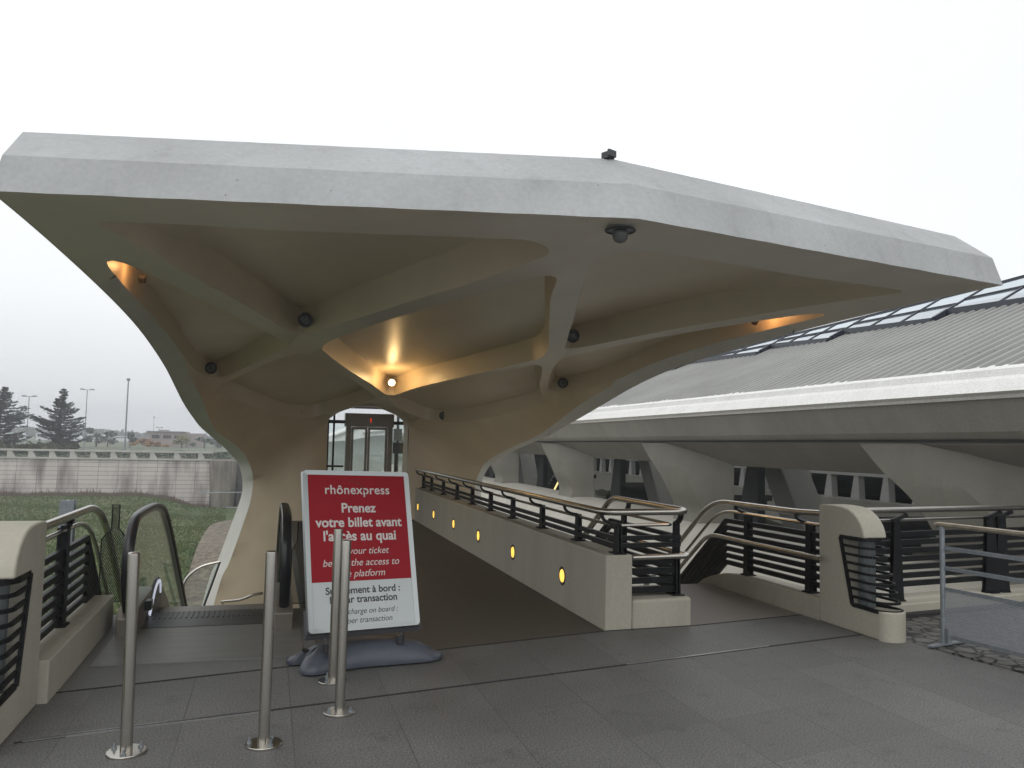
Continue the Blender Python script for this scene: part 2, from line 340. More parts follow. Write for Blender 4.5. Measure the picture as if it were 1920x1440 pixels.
# cobbled strip to the right
def cobble():
    m = bpy.data.materials.new('cobbles'); m.use_nodes = True; t = m.node_tree; b = t.nodes['Principled BSDF']; nn = t.nodes.new; l = t.links.new
    g = nn('ShaderNodeNewGeometry'); vo = nn('ShaderNodeTexVoronoi'); vo.feature = 'DISTANCE_TO_EDGE'; vo.inputs['Scale'].default_value = 7.5; vo.inputs['Randomness'].default_value = .75
    l(g.outputs['Position'], vo.inputs['Vector'])
    r = nn('ShaderNodeValToRGB'); r.color_ramp.elements[0].position = .03; r.color_ramp.elements[1].position = .12
    r.color_ramp.elements[0].color = (.012,.012,.012,1); r.color_ramp.elements[1].color = (.13,.125,.115,1); l(vo.outputs[0], r.inputs[0]); l(r.outputs[0], b.inputs['Base Color'])
    bp = nn('ShaderNodeBump'); bp.inputs['Distance'].default_value = .03; l(r.outputs[0], bp.inputs['Height']); l(bp.outputs[0], b.inputs['Normal']); b.inputs['Roughness'].default_value = .6
    return m
cb = MB(); cb.prism([(5.17,5.85),(5.45,4.0),(6.2,1.0),(40,1.0),(40,13.6),(5.22,6.70)], 'z', -.02, .004)
struct('cobbled_paving', cb, cobble())

# lower ground west of the plaza: grass, gravel bank, retaining wall beyond
def lowmat():
    m = bpy.data.materials.new('grass_and_gravel'); m.use_nodes = True; t = m.node_tree; b = t.nodes['Principled BSDF']; nn = t.nodes.new; l = t.links.new
    g = nn('ShaderNodeNewGeometry')
    n1 = nn('ShaderNodeTexNoise'); n1.inputs['Scale'].default_value = .13; n1.inputs['Detail'].default_value = 8; n1.inputs['Roughness'].default_value = .7; l(g.outputs['Position'], n1.inputs['Vector'])
    r = nn('ShaderNodeValToRGB'); r.color_ramp.elements[0].position = .38; r.color_ramp.elements[1].position = .66
    r.color_ramp.elements[0].color = (.050,.088,.020,1); r.color_ramp.elements[1].color = (.105,.110,.038,1); l(n1.outputs[0], r.inputs[0])
    n2 = nn('ShaderNodeTexNoise'); n2.inputs['Scale'].default_value = 3.5; n2.inputs['Detail'].default_value = 8; l(g.outputs['Position'], n2.inputs['Vector'])
    mr_ = nn('ShaderNodeMapRange'); mr_.inputs[1].default_value = .3; mr_.inputs[2].default_value = .7; mr_.inputs[3].default_value = .6; mr_.inputs[4].default_value = 1.35; l(n2.outputs[0], mr_.inputs[0])
    mu = nn('ShaderNodeMixRGB'); mu.blend_type = 'MULTIPLY'; mu.inputs[0].default_value = 1; l(r.outputs[0], mu.inputs[1]); l(mr_.outputs[0], mu.inputs[2])
    l(mu.outputs[0], b.inputs['Base Color']); b.inputs['Roughness'].default_value = .9
    bp = nn('ShaderNodeBump'); bp.inputs['Distance'].default_value = .15; l(n2.outputs[0], bp.inputs['Height']); l(bp.outputs[0], b.inputs['Normal'])
    return m
gm = MB(); nx_, ny_ = 60, 50
xs = np.linspace(-90, 30, nx_); ys = np.linspace(-30, 90, ny_)
def sst(v): v = min(1, max(0, v)); return v*v*(3-2*v)
def gz(x, y): return -4.25 - 1.0*sst((x+11)/5.5)*sst((y-52)/26) + .12*math.sin(x*.35)*math.cos(y*.21) + .10*math.sin(y*.5+x*.1)
gm.add([(x, y, gz(x, y)) for y in ys for x in xs], [(j*nx_+i, j*nx_+i+1, (j+1)*nx_+i+1, (j+1)*nx_+i) for j in range(ny_-1) for i in range(nx_-1)])
struct('grass_slope', gm, lowmat(), smooth=True)
gvm = mat('gravel', (.035,.028,.020), .9, col2=(.27,.225,.17), vscale=3.4, bump=1, bscale=4, detail=4)
gv = MB(); gp = [(-2.2,58),(-3.0,56),(-3.4,50),(-3.1,40),(-2.9,33),(-2.5,26),(-2.1,20),(-2.0,14),(8,14),(8,40),(8,58)]
gt = delaunay_2d_cdt([Vector(p) for p in catmull(gp, 4, True)] + [Vector((random.uniform(-5,12), random.uniform(16,57))) for _ in range(260)], [], [list(range(44))], 1, 1e-4)
gv.add([(v.x, v.y, gz(v.x, v.y) + .05 + min(1.6, max(0, (v.x + 3.2 + (v.y-20)*.05)) * .16)) for v in gt[0]], gt[2])
struct('gravel_bank', gv, gvm, smooth=True)
ug = MB(); ug.add([(-325,86.2,-.75),(325,86.2,-.75),(325,395,-.75),(-325,395,-.75)], [(0,1,2,3)])
struct('car_park', ug, mat('far_ground', (.12,.14,.09), .9, var=.4, vscale=.05))
wd_ = MB(); wd_.add([(-325,-115,-5.5),(325,-115,-5.5),(325,395,-5.5),(-325,395,-5.5)], [(0,1,2,3)])
struct('wider_ground', wd_, mat('wider_ground', (.12,.115,.08), .9, var=.3, vscale=.1))

# ------------------------------------------------------------------ the concrete entrance canopy
# (u, y, z): u = distance from its centre line (x = S0), both halves mirrored.
S0 = 1.88
C1 = [[3.33,4.78,2.84],[3.32,5.3,2.84],[3.30,6.0,2.825],[3.27,7.0,2.79],[3.23,8.0,2.73],[3.21,9.0,2.665],[3.20,10.0,2.575],[3.16,11.0,2.41],[3.13,12.0,2.20],[3.10,12.8,2.03],[3.04,13.5,1.87],[2.97,14.05,1.73],[2.86,14.6,1.60],[2.71,15.25,1.44],[2.57,15.8,1.27],[2.45,16.2,1.10],[2.38,16.42,.89],[2.35,16.55,.65],[2.38,16.6,.39],[2.55,16.6,-.17],[2.75,16.6,-.80],[2.93,16.6,-1.33],[3.55,16.6,-4.4]]
C2 = [[3.10,7.33,2.84],[3.10,8.15,2.82],[3.06,9.08,2.77],[3.02,10.05,2.67],[2.98,10.86,2.53],[2.94,11.49,2.4],[2.9,12.14,2.26],[2.85,12.7,2.1],[2.81,13.38,1.9],[2.76,14.01,1.73],[2.65,14.58,1.59],[2.47,15.0,1.45],[2.32,15.54,1.28],[2.24,15.94,1.11],[2.17,16.1,.9],[2.16,16.3,.71],[2.19,16.3,.37],[2.33,16.3,-.15],[2.52,16.3,-.77],[2.73,16.3,-1.4],[3.3,16.3,-4.4]]
LF = [[1.60,9.50,2.76],[1.46,9.15,2.75],[1.3,8.67,2.76],[1.10,8.05,2.77],[.76,6.98,2.79],[.48,6.14,2.80],[.27,5.46,2.82],[.19,5.16,2.83],[.185,5.0,2.83],[.26,4.86,2.84],[.43,4.76,2.84],[.69,4.74,2.82],[.95,4.78,2.82],[1.4,4.93,2.83],[1.95,5.12,2.85],[2.41,5.22,2.86],[2.78,5.29,2.86],[2.9,5.33,2.86],[2.94,5.40,2.86],[2.88,5.6,2.86],[2.7,6.33,2.87],[2.53,6.95,2.86],[2.27,7.74,2.84],[1.98,8.59,2.8],[1.78,9.2,2.77]]
LS = [[3.08,6.55,2.84],[3.0,6.56,2.86],[2.85,6.94,2.86],[2.59,7.89,2.85],[2.27,8.71,2.81],[1.92,9.55,2.74],[1.76,9.83,2.70],[1.72,10.05,2.68],[1.95,11.03,2.63],[2.2,11.91,2.57],[2.5,12.8,2.5],[2.66,13.05,2.47],[2.78,12.8,2.45],[2.87,12.0,2.46],[2.93,11.0,2.53],[3.0,10.05,2.67],[3.05,9.08,2.76],[3.09,8.15,2.81],[3.10,7.33,2.83]]
LC = [[0,5.5,2.79],[.07,5.56,2.788],[.14,5.78,2.785],[.29,6.32,2.78],[.64,7.37,2.765],[1.0,8.42,2.725],[1.19,9.0,2.695],[1.30,9.45,2.67],[1.335,9.8,2.65],[1.27,10.2,2.63],[.9,11.47,2.55],[.36,12.94,2.43],[.10,13.48,2.33],[0,13.54,2.32]]
LL = [[2.70,13.48,2.31],[2.62,13.45,2.38],[2.26,12.52,2.51],[1.94,11.49,2.59],[1.67,10.68,2.63],[1.50,10.48,2.63],[1.36,10.6,2.61],[.9,11.95,2.52],[.40,13.58,2.4],[.16,14.28,2.33],[.15,14.85,2.3],[.44,15.51,2.18],[.88,15.95,2.05],[1.16,15.95,1.97],[1.47,15.49,1.94],[1.71,15.06,1.96],[2.15,14.29,2.08],[2.56,13.74,2.22]]
ARCH = [[0,15.88,2.24],[.2,15.93,2.23],[.4,16.05,2.18],[.6,16.22,2.10],[.74,16.4,2.0],[.8,16.5,1.88],[.8,16.5,1.2],[.8,16.5,.4],[.8,16.5,-.3]]
AXIS = [[0,4.03,2.826],[0,4.5,2.835],[0,5.084,2.844]]
FAS = [[.832,4.219,2.83],[1.664,4.408,2.834],[2.495,4.597,2.838]]
WALLP = [[1.04,16.33,z] for z in (1.9,1.6,1.3,.9,.4,0,-.4,-1.2,-2.4,-4.4)] + [[.8,16.5,z] for z in (-1,-2,-3,-4.4)] + [[u_, 16.32, z] for u_ in (1.4,1.8) for z in (1.2,.8,.3,-.2,-.8,-1.6,-2.8,-4.4)] + [[2.2,16.32,z] for z in (-.8,-1.6,-2.8,-4.4)] + [[2.6,16.32,z] for z in (-2.,-3,-4.4)]
EZ = 1.6
def to2(g): return np.array([g[0]/g[1], (g[2]-EZ)/g[1]])
anch = np.array(C1 + C2 + LF + LS[:14] + LC[1:-1] + LL + ARCH + AXIS + FAS + WALLP + [LC[0], LC[-1]], float)
A2 = np.array([to2(g) for g in anch]); Ai = 1/anch[:,1]; nA = len(anch)
Kf = lambda a, b: np.linalg.norm(a[:,None]-b[None], axis=2)
K_ = np.zeros((nA+3, nA+3)); K_[:nA,:nA] = Kf(A2, A2) - np.eye(nA)*.003; K_[:nA,nA] = 1; K_[:nA,nA+1:] = A2; K_[nA,:nA] = 1; K_[nA+1:,:nA] = A2.T
W_ = np.linalg.lstsq(K_, np.r_[Ai, 0, 0, 0], rcond=None)[0]
def lift(q):
    q = np.atleast_2d(q); iv = Kf(q, A2) @ W_[:nA] + W_[nA] + q @ W_[nA+1:]
    y = 1/iv; return np.c_[q[:,0]*y, y, EZ + q[:,1]*y]
def dens(P, st):
    o = []
    for a, b in zip(P[:-1], P[1:]):
        n = max(1, int(math.ceil(np.linalg.norm(b-a)/st)))
        for k in range(n): o.append(a + (b-a)*k/n)
    return np.array(o + [P[-1]])
def curve2(pts, st=.006, per=5, smooth=True, closed=False):
    q = catmull(pts, per, closed) if smooth else np.array(pts, float)
    if closed: q = np.r_[q, q[:1]]
    return dens(np.array([to2(g) for g in q]), st)
def inside(P, q):
    x, y = q[:,0][:,None], q[:,1][:,None]; a = P; b = np.roll(P, -1, 0)
    c = ((a[:,1] > y) != (b[:,1] > y)) & (x < (b[:,0]-a[:,0])*(y-a[:,1])/(b[:,1]-a[:,1]+1e-15) + a[:,0])
    return c.sum(1) % 2 == 1
def pdist(P, q, closed=True):
    a = P if closed else P[:-1]; b = np.roll(P, -1, 0) if closed else P[1:]
    d = b - a; L2 = (d**2).sum(1) + 1e-15
    o = np.empty(len(q))
    for i in range(0, len(q), 500):
        qq = q[i:i+500][:,None]; t = np.clip(((qq-a)*d).sum(2)/L2, 0, 1); o[i:i+500] = np.linalg.norm(qq - (a + d*t[...,None]), axis=2).min(1)
    return o
rim = curve2(C1); rim2 = curve2(C2)
lf, ls, ll = [curve2(x, closed=True)[:-1] for x in (LF, LS, LL)]
lc = curve2(LC)
front = dens(np.array([to2(AXIS[0]), to2(C1[0])]), .006)
bott = dens(np.array([rim[-1], to2([.8,16.5,-4.4])]), .02)
jamb = dens(np.array([to2([.8,16.5,-4.4]), to2(ARCH[-1])]), .02)
arch = curve2(ARCH[::-1])
ax1 = dens(np.array([to2(ARCH[0]), to2(LC[-1])]), .004)
ax2 = dens(np.array([to2(LC[0]), to2(AXIS[2]), to2(AXIS[0])]), .006)
outer = np.concatenate([front[:-1], rim[:-1], bott[:-1], jamb[:-1], arch[:-1], ax1[:-1], lc[::-1][:-1], ax2[:-1]])
def loop_edges(n0, n): return [(n0+i, n0+(i+1) % n) for i in range(n)]
pts = list(outer); edges = loop_edges(0, len(outer))
for lp in (lf, ls, ll): edges += loop_edges(len(pts), len(lp)); pts += list(lp)
e0 = len(pts); r2 = rim2[(pdist(ls, rim2) > .004)]
r2 = r2[(r2[:,1] < ls[:,1].max())]
k0 = np.argmax(rim2[:,1] < to2([2.95,11.2,2.47])[1])
r2 = rim2[k0:]; r2 = r2[pdist(ls, r2) > .005]
edges += [(e0+i, e0+i+1) for i in range(len(r2)-1)]; pts += list(r2)
gx, gy = np.meshgrid(np.arange(0, .75, .013), np.arange(-.37, .32, .013)); gq = np.c_[gx.ravel(), gy.ravel()]
ok = inside(outer, gq) & (pdist(outer, gq) > .008)
for lp in (lf, ls, ll): ok &= ~inside(lp, gq) & (pdist(lp, gq) > .008)
ok &= pdist(r2, gq, False) > .008
pts += list(gq[ok])
res = delaunay_2d_cdt([Vector(p) for p in pts], edges, [], 0, 1e-6)
V2 = np.array([(v.x, v.y) for v in res[0]]); T = np.array([f for f in res[2]])
cen = V2[T].mean(1); keep = inside(outer, cen)
for lp in (lf, ls, ll): keep &= ~inside(lp, cen)
V3 = lift(V2); T = T[keep]
def exact(pts3, per=5, closed=False, smooth=True, tol=2e-4):
    q3 = catmull(pts3, per, closed) if smooth else np.array(pts3, float)
    if closed: q3 = np.r_[q3, q3[:1]]
    q2 = np.array([to2(g) for g in q3])
    for i in np.where(pdist(q2, V2, False) < tol)[0]:
        p = V2[i]; a = q2[:-1]; d = q2[1:] - a; t = np.clip(((p-a)*d).sum(1)/((d**2).sum(1)+1e-15), 0, 1)
        k = np.argmin(np.linalg.norm(a + d*t[:,None] - p, axis=1)); V3[i] = q3[k] + (q3[k+1]-q3[k])*t[k]
    return
for x_ in (LF, LS, LL): exact(x_, closed=True)
exact(LC); exact(C2[4:], tol=2e-4); exact(C1); exact(ARCH); exact([AXIS[0], C1[0]], smooth=False)
def both(V, T_, mb, flip=False):
    a = [(S0 + v[0], v[1], v[2]) for v in V]; b = [(S0 - v[0], v[1], v[2]) for v in V]
    mb.add(a, [tuple(t) for t in T_]); mb.add(b, [tuple(t[::-1]) for t in T_])
canopy = thing('entrance_canopy', (S0, 16.3, 0), 'big winged grey and cream concrete canopy with recessed ribbed underside over the escalator passage', 'canopy')
def weld(o, dist=.0015):
    bm = bmesh.new(); bm.from_mesh(o.data); bmesh.ops.remove_doubles(bm, verts=bm.verts, dist=dist)
    bmesh.ops.recalc_face_normals(bm, faces=bm.faces); bm.to_mesh(o.data); bm.free()
c2p = np.array([to2(g) for g in C2]); c2p = c2p[np.argsort(c2p[:,1])]
cT = V2[T].mean(1); isr = (cT[:,1] < c2p[-1,1]) & (cT[:,0] > np.interp(cT[:,1], c2p[:,1], c2p[:,0]))
for nm_, sel_, mt_ in (('soffit', ~isr, M['soffit']), ('rim', isr, M['rim'])):
    sb = MB(); both(V3, T[sel_], sb)
    so = sb.build(nm_, mt_, canopy, smooth=True, angle=32); weld(so)
    bm = bmesh.new(); bm.from_mesh(so.data); bmesh.ops.delete(bm, geom=[v for v in bm.verts if not v.link_faces], context='VERTS'); bm.to_mesh(so.data); bm.free()
# coffers: panels pressed up behind each opening
def dens3(q, closed):
    q = catmull(q, 5, closed)
    if closed: q = np.r_[q, q[:1]]
    r = dens(q, .04)
    return r[:-1] if closed else r
lf3, ls3, ll3 = [dens3(x, True) for x in (LF, LS, LL)]; lc3 = dens3(LC, False)
def coffer(loop, D, wd, up, half=False, step=.05):
    """loop in (a,b) param; returns verts, tris of the recess"""
    L3 = loop.copy()
    c = L3.mean(0); n = np.array(up, float); n /= np.linalg.norm(n)
    ex = np.cross([0,1,0], n); ex /= np.linalg.norm(ex); ey = np.cross(n, ex)
    if half:
        Q = L3.copy(); Q[:,0] *= -1; L3 = np.r_[L3, Q[1:-1][::-1]]
        c = L3.mean(0)
    P = np.c_[(L3-c) @ ex, (L3-c) @ ey]
    # resample boundary
    Pc = dens(np.r_[P, P[:1]], .03)[:-1]
    pts = list(Pc); ed = loop_edges(0, len(Pc))
    b = np.roll(Pc, -1, 0) - np.roll(Pc, 1, 0); nrm = np.c_[-b[:,1], b[:,0]]; nrm /= np.linalg.norm(nrm, axis=1)[:,None] + 1e-9
    if not inside(Pc, Pc + nrm*.01).mean() > .5: nrm = -nrm
    for r_ in (.012, wd*.35, wd*.7, wd*.92, wd, wd*1.08, wd*1.35):
        q = Pc + nrm*r_; q = q[inside(Pc, q)]; q = q[pdist(Pc, q) > r_*.985]
        if len(q): pts += list(q)
    mn, mx = Pc.min(0), Pc.max(0)
    g1, g2 = np.meshgrid(np.arange(mn[0], mx[0], step*2), np.arange(mn[1], mx[1], step*2)); q = np.c_[g1.ravel(), g2.ravel()]
    q = q[inside(Pc, q)]; q = q[pdist(Pc, q) > wd*1.6]; pts += list(q)
    r = delaunay_2d_cdt([Vector(p) for p in pts], ed, [], 0, 1e-6)
    v = np.array([(p.x, p.y) for p in r[0]]); t = np.array(r[2]); t = t[inside(Pc, v[t].mean(1))]
    # base height from interpolation of the boundary (thin plate-ish via RBF on the loop)
    h = (L3-c) @ n; sel = np.arange(0, len(P), max(1, len(P)//70)); Pa = P[sel]; ha = h[sel]; m_ = len(Pa)
    KK = np.zeros((m_+3, m_+3)); KK[:m_,:m_] = Kf(Pa, Pa); KK[:m_,m_] = 1; KK[:m_,m_+1:] = Pa; KK[m_,:m_] = 1; KK[m_+1:,:m_] = Pa.T
    ww = np.linalg.lstsq(KK, np.r_[ha,0,0,0], rcond=None)[0]
    base = Kf(v, Pa) @ ww[:m_] + ww[m_] + v @ ww[m_+1:]
    d = pdist(Pc, v)
    Pn, hn = np.roll(P, -1, 0), np.roll(h, -1)
    for i in np.where(d < .02)[0]:        # close to the opening's edge: follow the edge exactly
        dd_ = Pn - P; tt = np.clip(((v[i]-P)*dd_).sum(1)/((dd_**2).sum(1)+1e-12), 0, 1)
        q = np.argmin(np.linalg.norm(P + dd_*tt[:,None] - v[i], axis=1)); base[i] = h[q] + (hn[q]-h[q])*tt[q]
    k = np.clip(d/wd, 0, 1); prof = D*(k*.9 + .1*np.sin(k*math.pi/2)) + D*.10*np.clip((d-wd)/.5, 0, 1)
    if D > .26 and not half: prof = prof*np.clip((3.0-(c[0]+v[:,0]*ex[0]+v[:,1]*ey[0]))/.6, .4, 1)
    return c + v[:,:1]*ex + v[:,1:]*ey + (base + prof)[:,None]*n, t
for nm, lp, D, wd, up, half in (('front', lf3, .28, .075, (.0,-.02,1), 0), ('side', ls3, .25, .07, (.25,.05,1), 0), ('lower', ll3, .24, .09, (.12,.35,1), 0), ('centre', lc3, .28, .045, (0,.06,1), 1)):
    cv, ct = coffer(lp, D, wd, up, half)
    for sg in ((1,) if half else (1, -1)):
        cm = MB(); cm.add([(S0 + sg*v[0], v[1], v[2]) for v in cv], [tuple(t) for t in ct])
        o = cm.build('coffer', M['coffer'], canopy, smooth=True, angle=30); weld(o, 1e-5)
# fascia round the front: lower vertical band and upper sloped band, with the side ends
lo = [(3.33,4.78,2.84),(0,4.03,2.826)]; mi = [(3.30,4.84,3.055),(0,4.13,3.05)]; tp = [(3.31,5.2,3.31),(0,4.41,3.285)]
fb = MB()
for sg in (1, -1):
    n = 24
    q = []
    for row in (lo, mi, tp):
        for k in range(n+1):
            a, b = np.array(row[1]), np.array(row[0]); p = a + (b-a)*k/n
            wob = .0015*math.sin(k*1.9 + row[0][2]*7) if 0 < k < n else 0
            q.append((S0 + sg*p[0], p[1] + wob*.6, p[2] + wob))
    fb.add(q, [(r_*(n+1)+k, r_*(n+1)+k+1, (r_+1)*(n+1)+k+1, (r_+1)*(n+1)+k) for r_ in (0,1) for k in range(n)])
fo = fb.build('fascia', M['fascia'], canopy, smooth=True, angle=20); weld(fo)
rb = MB()
C1s = catmull(C1, 3)
rows = []
for g in C1s:
    if g[1] < 14.05: zt = 3.31 - max(0, g[1]-5.2)*.05; R_ = (g[0] - .02, max(g[1], 5.2), zt)
    else: R_ = (g[0], 17.3, g[2])
    rows.append((g, R_))
for sg in (1, -1):
    vs = []; 
    for g, R_ in rows: vs += [(S0+sg*g[0], g[1], g[2]), (S0+sg*R_[0], R_[1], R_[2])]
    rb.add(vs, [(2*i, 2*i+1, 2*i+3, 2*i+2) for i in range(len(rows)-1)])
    rb.add([(S0+sg*3.33,4.78,2.84),(S0+sg*3.30,4.84,3.055),(S0+sg*3.31,5.2,3.31)], [(0,1,2)])
tops = [r_[1] for r_ in rows if r_[0][1] < 14.05]
vs = []
for t_ in tops: vs += [(S0-t_[0], t_[1], t_[2]), (S0, t_[1], t_[2]), (S0+t_[0], t_[1], t_[2])]
rb.add(vs, [(3*i+j, 3*i+j+1, 3*i+3+j+1, 3*i+3+j) for i in range(len(tops)-1) for j in (0,1)])
rb.add([(S0,4.41,3.285),(S0+3.31,5.2,3.31),(S0-3.31,5.2,3.31)], [(0,1,2)])
lt = tops[-1]; rb.add([(S0-lt[0],lt[1],lt[2]),(S0+lt[0],lt[1],lt[2]),(S0+2.7,17.3,2.75),(S0-2.7,17.3,2.75)], [(0,1,2,3)])
rb.add([(S0+lt[0],lt[1],lt[2]),(S0+2.7,17.3,2.75),(S0+2.8,17.3,1.56),(S0+2.95,14.0,1.71)], [(0,1,2,3)])
rb.add([(S0-lt[0],lt[1],lt[2]),(S0-2.7,17.3,2.75),(S0-2.8,17.3,1.56),(S0-2.95,14.0,1.71)], [(0,1,2,3)])
rb.build('roof_shell', M['fascia'], canopy, smooth=True)
# arch reveal behind the opening
ar = MB(); ap = lift(arch)
for sg in (1, -1):
    vs = []
    for g in ap: vs += [(S0+sg*g[0], g[1], g[2]), (S0+sg*g[0]*1.02, 17.3, g[2] + .02)]
    ar.add(vs, [(2*i, 2*i+1, 2*i+3, 2*i+2) for i in range(len(ap)-1)])
ar.build('arch_reveal', M['soffit'], canopy, smooth=True)

# ---- lamps on the canopy
def spotlight(u, y, z, rad, label, sg=1, lit=False, aim=(-.06,-1,-.22), seat=.05):
    x = S0 + sg*u; x, y, z = x*.978, y*.978, 1.6 + (z-1.6)*.978
    t = thing('spotlight', (x, y, z), label, 'spotlight', 'round spotlights under the canopy')
    a = Vector(aim).normalized(); p = Vector((x, y, z))
    MB().lathe([(rad*.80, -.05),(rad*.97,-.03),(rad,0),(rad,.018),(rad*.80,.02),(rad*.78,.006)], p, 24, a).build('housing', M['lampring'], t, smooth=True)
    l = MB().lathe([(rad*.78,.004),(rad*.6,.014),(rad*.25,.020),(.001,.021)], p, 24, a)
    lo = l.build('lens', M['lens_lit'] if lit else M['lampglass'], t, smooth=True)
    if not lit:
        rg = MB()
        for q in (.30,.55): rg.lathe([(rad*q, .016),(rad*q+.004,.024),(rad*q+.008,.016)], p, 20, a)
        rg.build('inner_ring', M['galv'], lo, smooth=True)
    return t
M['lens_lit'] = emis('lit_lamp_lens', (1, .78, .42), 14)
spotlight(1.56,9.19,2.88,.082,'unlit round spotlight by the left rib crossing, largest of the left ones',-1)
spotlight(1.56,9.19,2.88,.082,'unlit round spotlight beside the right rib crossing, nearest of the right ones',1)
spotlight(2.757,12.82,2.587,.085,'unlit round spotlight in the side recess above the left outer rim',-1)
spotlight(2.757,12.82,2.587,.085,'unlit round spotlight in the side recess by the right outer rim',1)
spotlight(1.41,16.05,2.078,.08,'small unlit round spotlight left of the lift arch',-1)
spotlight(1.41,16.05,2.078,.08,'small unlit round spotlight right of the lift arch',1)
lt_ = spotlight(0,13.45,2.52,.068,'lit glowing spotlight above the arch and lift',1,True)
ld_ = bpy.data.lights.new('spotlight_beam', 'POINT'); ld_.energy = 8.5; ld_.color = (1,.62,.25); ld_.shadow_soft_size = .05
lo_ = bpy.data.objects.new('spotlight_beam', ld_); C.objects.link(lo_); lo_.parent = lt_; lo_.location = (0,-.26,-.04)
for sg, lb in ((-1,'small warm uplighter hidden in the left wing tip recess'),(1,'small warm uplighter hidden in the right wing tip recess')):
    t = thing('recessed_uplighter', (S0+sg*2.98, 7.5, 2.92), lb, 'lamp', 'warm lamps in the wing tips')
    MB().lathe([(.03,-.05),(.035,0),(.03,.01)], (S0+sg*2.98,7.5,2.93), 12, (0,-.6,.8)).build('lamp_body', M['darkmetal'], t)
    d = bpy.data.lights.new('uplighter_beam', 'POINT'); d.energy = 2.2; d.color = (1,.5,.18); d.shadow_soft_size = .03
    o = bpy.data.objects.new('uplighter_beam', d); C.objects.link(o); o.parent = t; o.location = (-sg*.04,-.16,.05)
t = thing('dome_camera', (S0,4.27,2.8), 'black dome security camera in a ring under the canopy apex', 'security camera')
MB().tube([(S0+.084*math.cos(a), 4.27+.084*math.sin(a), 2.818) for a in np.linspace(0, 2*math.pi, 37)], .006, 8, cap=False).build('mounting_ring', M['darkmetal'], t, smooth=True)
MB().lathe([(.08,.01),(.08,-.002)], (S0,4.27,2.822), 32).build('ceiling_plate', M['galv'], t, smooth=True)
MB().lathe([(.045,.0),(.046,-.02),(.040,-.045),(.030,-.058),(.012,-.066),(.001,-.067)], (S0,4.27,2.812), 24).build('dome', M['lampglass'], t, smooth=True)
bx = MB(); bx.box(-.05,.05,-.05,.05,0,.07); bx.box(-.058,.058,-.07,-.045,.015,.085); bx.xf(Matrix.Translation((S0-.02,4.42,3.285)) @ Matrix.Scale(.55, 4) @ Matrix.Rotation(R(25),4,'Z'))
tag(bx.build('floodlight', M['darkmetal'], None), 'small dark floodlight box standing on top of the canopy apex', 'floodlight')

# ------------------------------------------------------------------ rails, kerbs, end blocks
def post_plate(mb, base, top_z, w0=.10, w1=.055, th=.012, along='y', gap=.03, lean=0.):
    """twin tapered flat plates standing on a small foot; w along 'along'"""
    x, y, z = base
    for s in (-1, 1):
        q = []
        for zz, ww in ((z, w0), (z+.06, w0*.9), (top_z, w1)):
            k = (zz-z)/(top_z-z)
            q.append((zz, ww, lean*k))
        poly = [(-q[0][1]/2, q[0][0]), (q[0][1]/2, q[0][0]), (q[1][1]/2, q[1][0]), (q[2][1]/2+q[2][2], q[2][0]), (-q[2][1]/2+q[2][2], q[2][0]), (-q[1][1]/2, q[1][0])]
        if along == 'y': mb.prism([(y+a, b) for a, b in poly], 'x', x + s*gap - th/2, x + s*gap + th/2)
        else: mb.prism([(x+a, b) for a, b in poly], 'y', y + s*gap - th/2, y + s*gap + th/2)
    mb.box(x-gap*.8, x+gap*.8, y-.02, y+.02, z+.02, top_z-.03)
    mb.box(x-.055, x+.055, y-.07, y+.07, z+.001, z+.014)
    return mb
def bracket(a, b, mb, wd=.014):      # curved arm from post head a to rail b
    a, b = Vector(a), Vector(b); m = Vector(((a.x+b.x)/2, (a.y+b.y)/2, a.z + (b.z-a.z)*.25))
    pts = [a*(1-t)**2 + Vector((b.x, b.y, a.z+(b.z-a.z)*.15))*2*t*(1-t) + b*t*t for t in [i/7 for i in range(8)]]
    for p, q in zip(pts[:-1], pts[1:]): mb.beam(p, q, .045, wd + .012)
    return mb

# ---- left low wall, block, railing
KL = thing('low_wall', (-1.35,6.5,0), 'low cream concrete wall carrying the railing left of the escalator', 'wall')
MB().box(-1.50,-1.20,5.51,7.62,-.6,.25).build('wall', M['cream'], KL, bevel=.012)
KR = thing('low_wall', (5.07,7.6,0), 'low curved cream concrete wall under the stair railing on the right', 'wall')
kp = [(6.61,-.4),(6.61,.205),(7.6,.205),(8.0,.195),(8.3,.165),(8.55,.10),(8.75,.03),(8.9,-.06),(9.0,-.4)]
MB().prism([(a,b) for a,b in kp], 'x', 4.957, 5.20).build('wall', M['cream'], KR, bevel=.01)

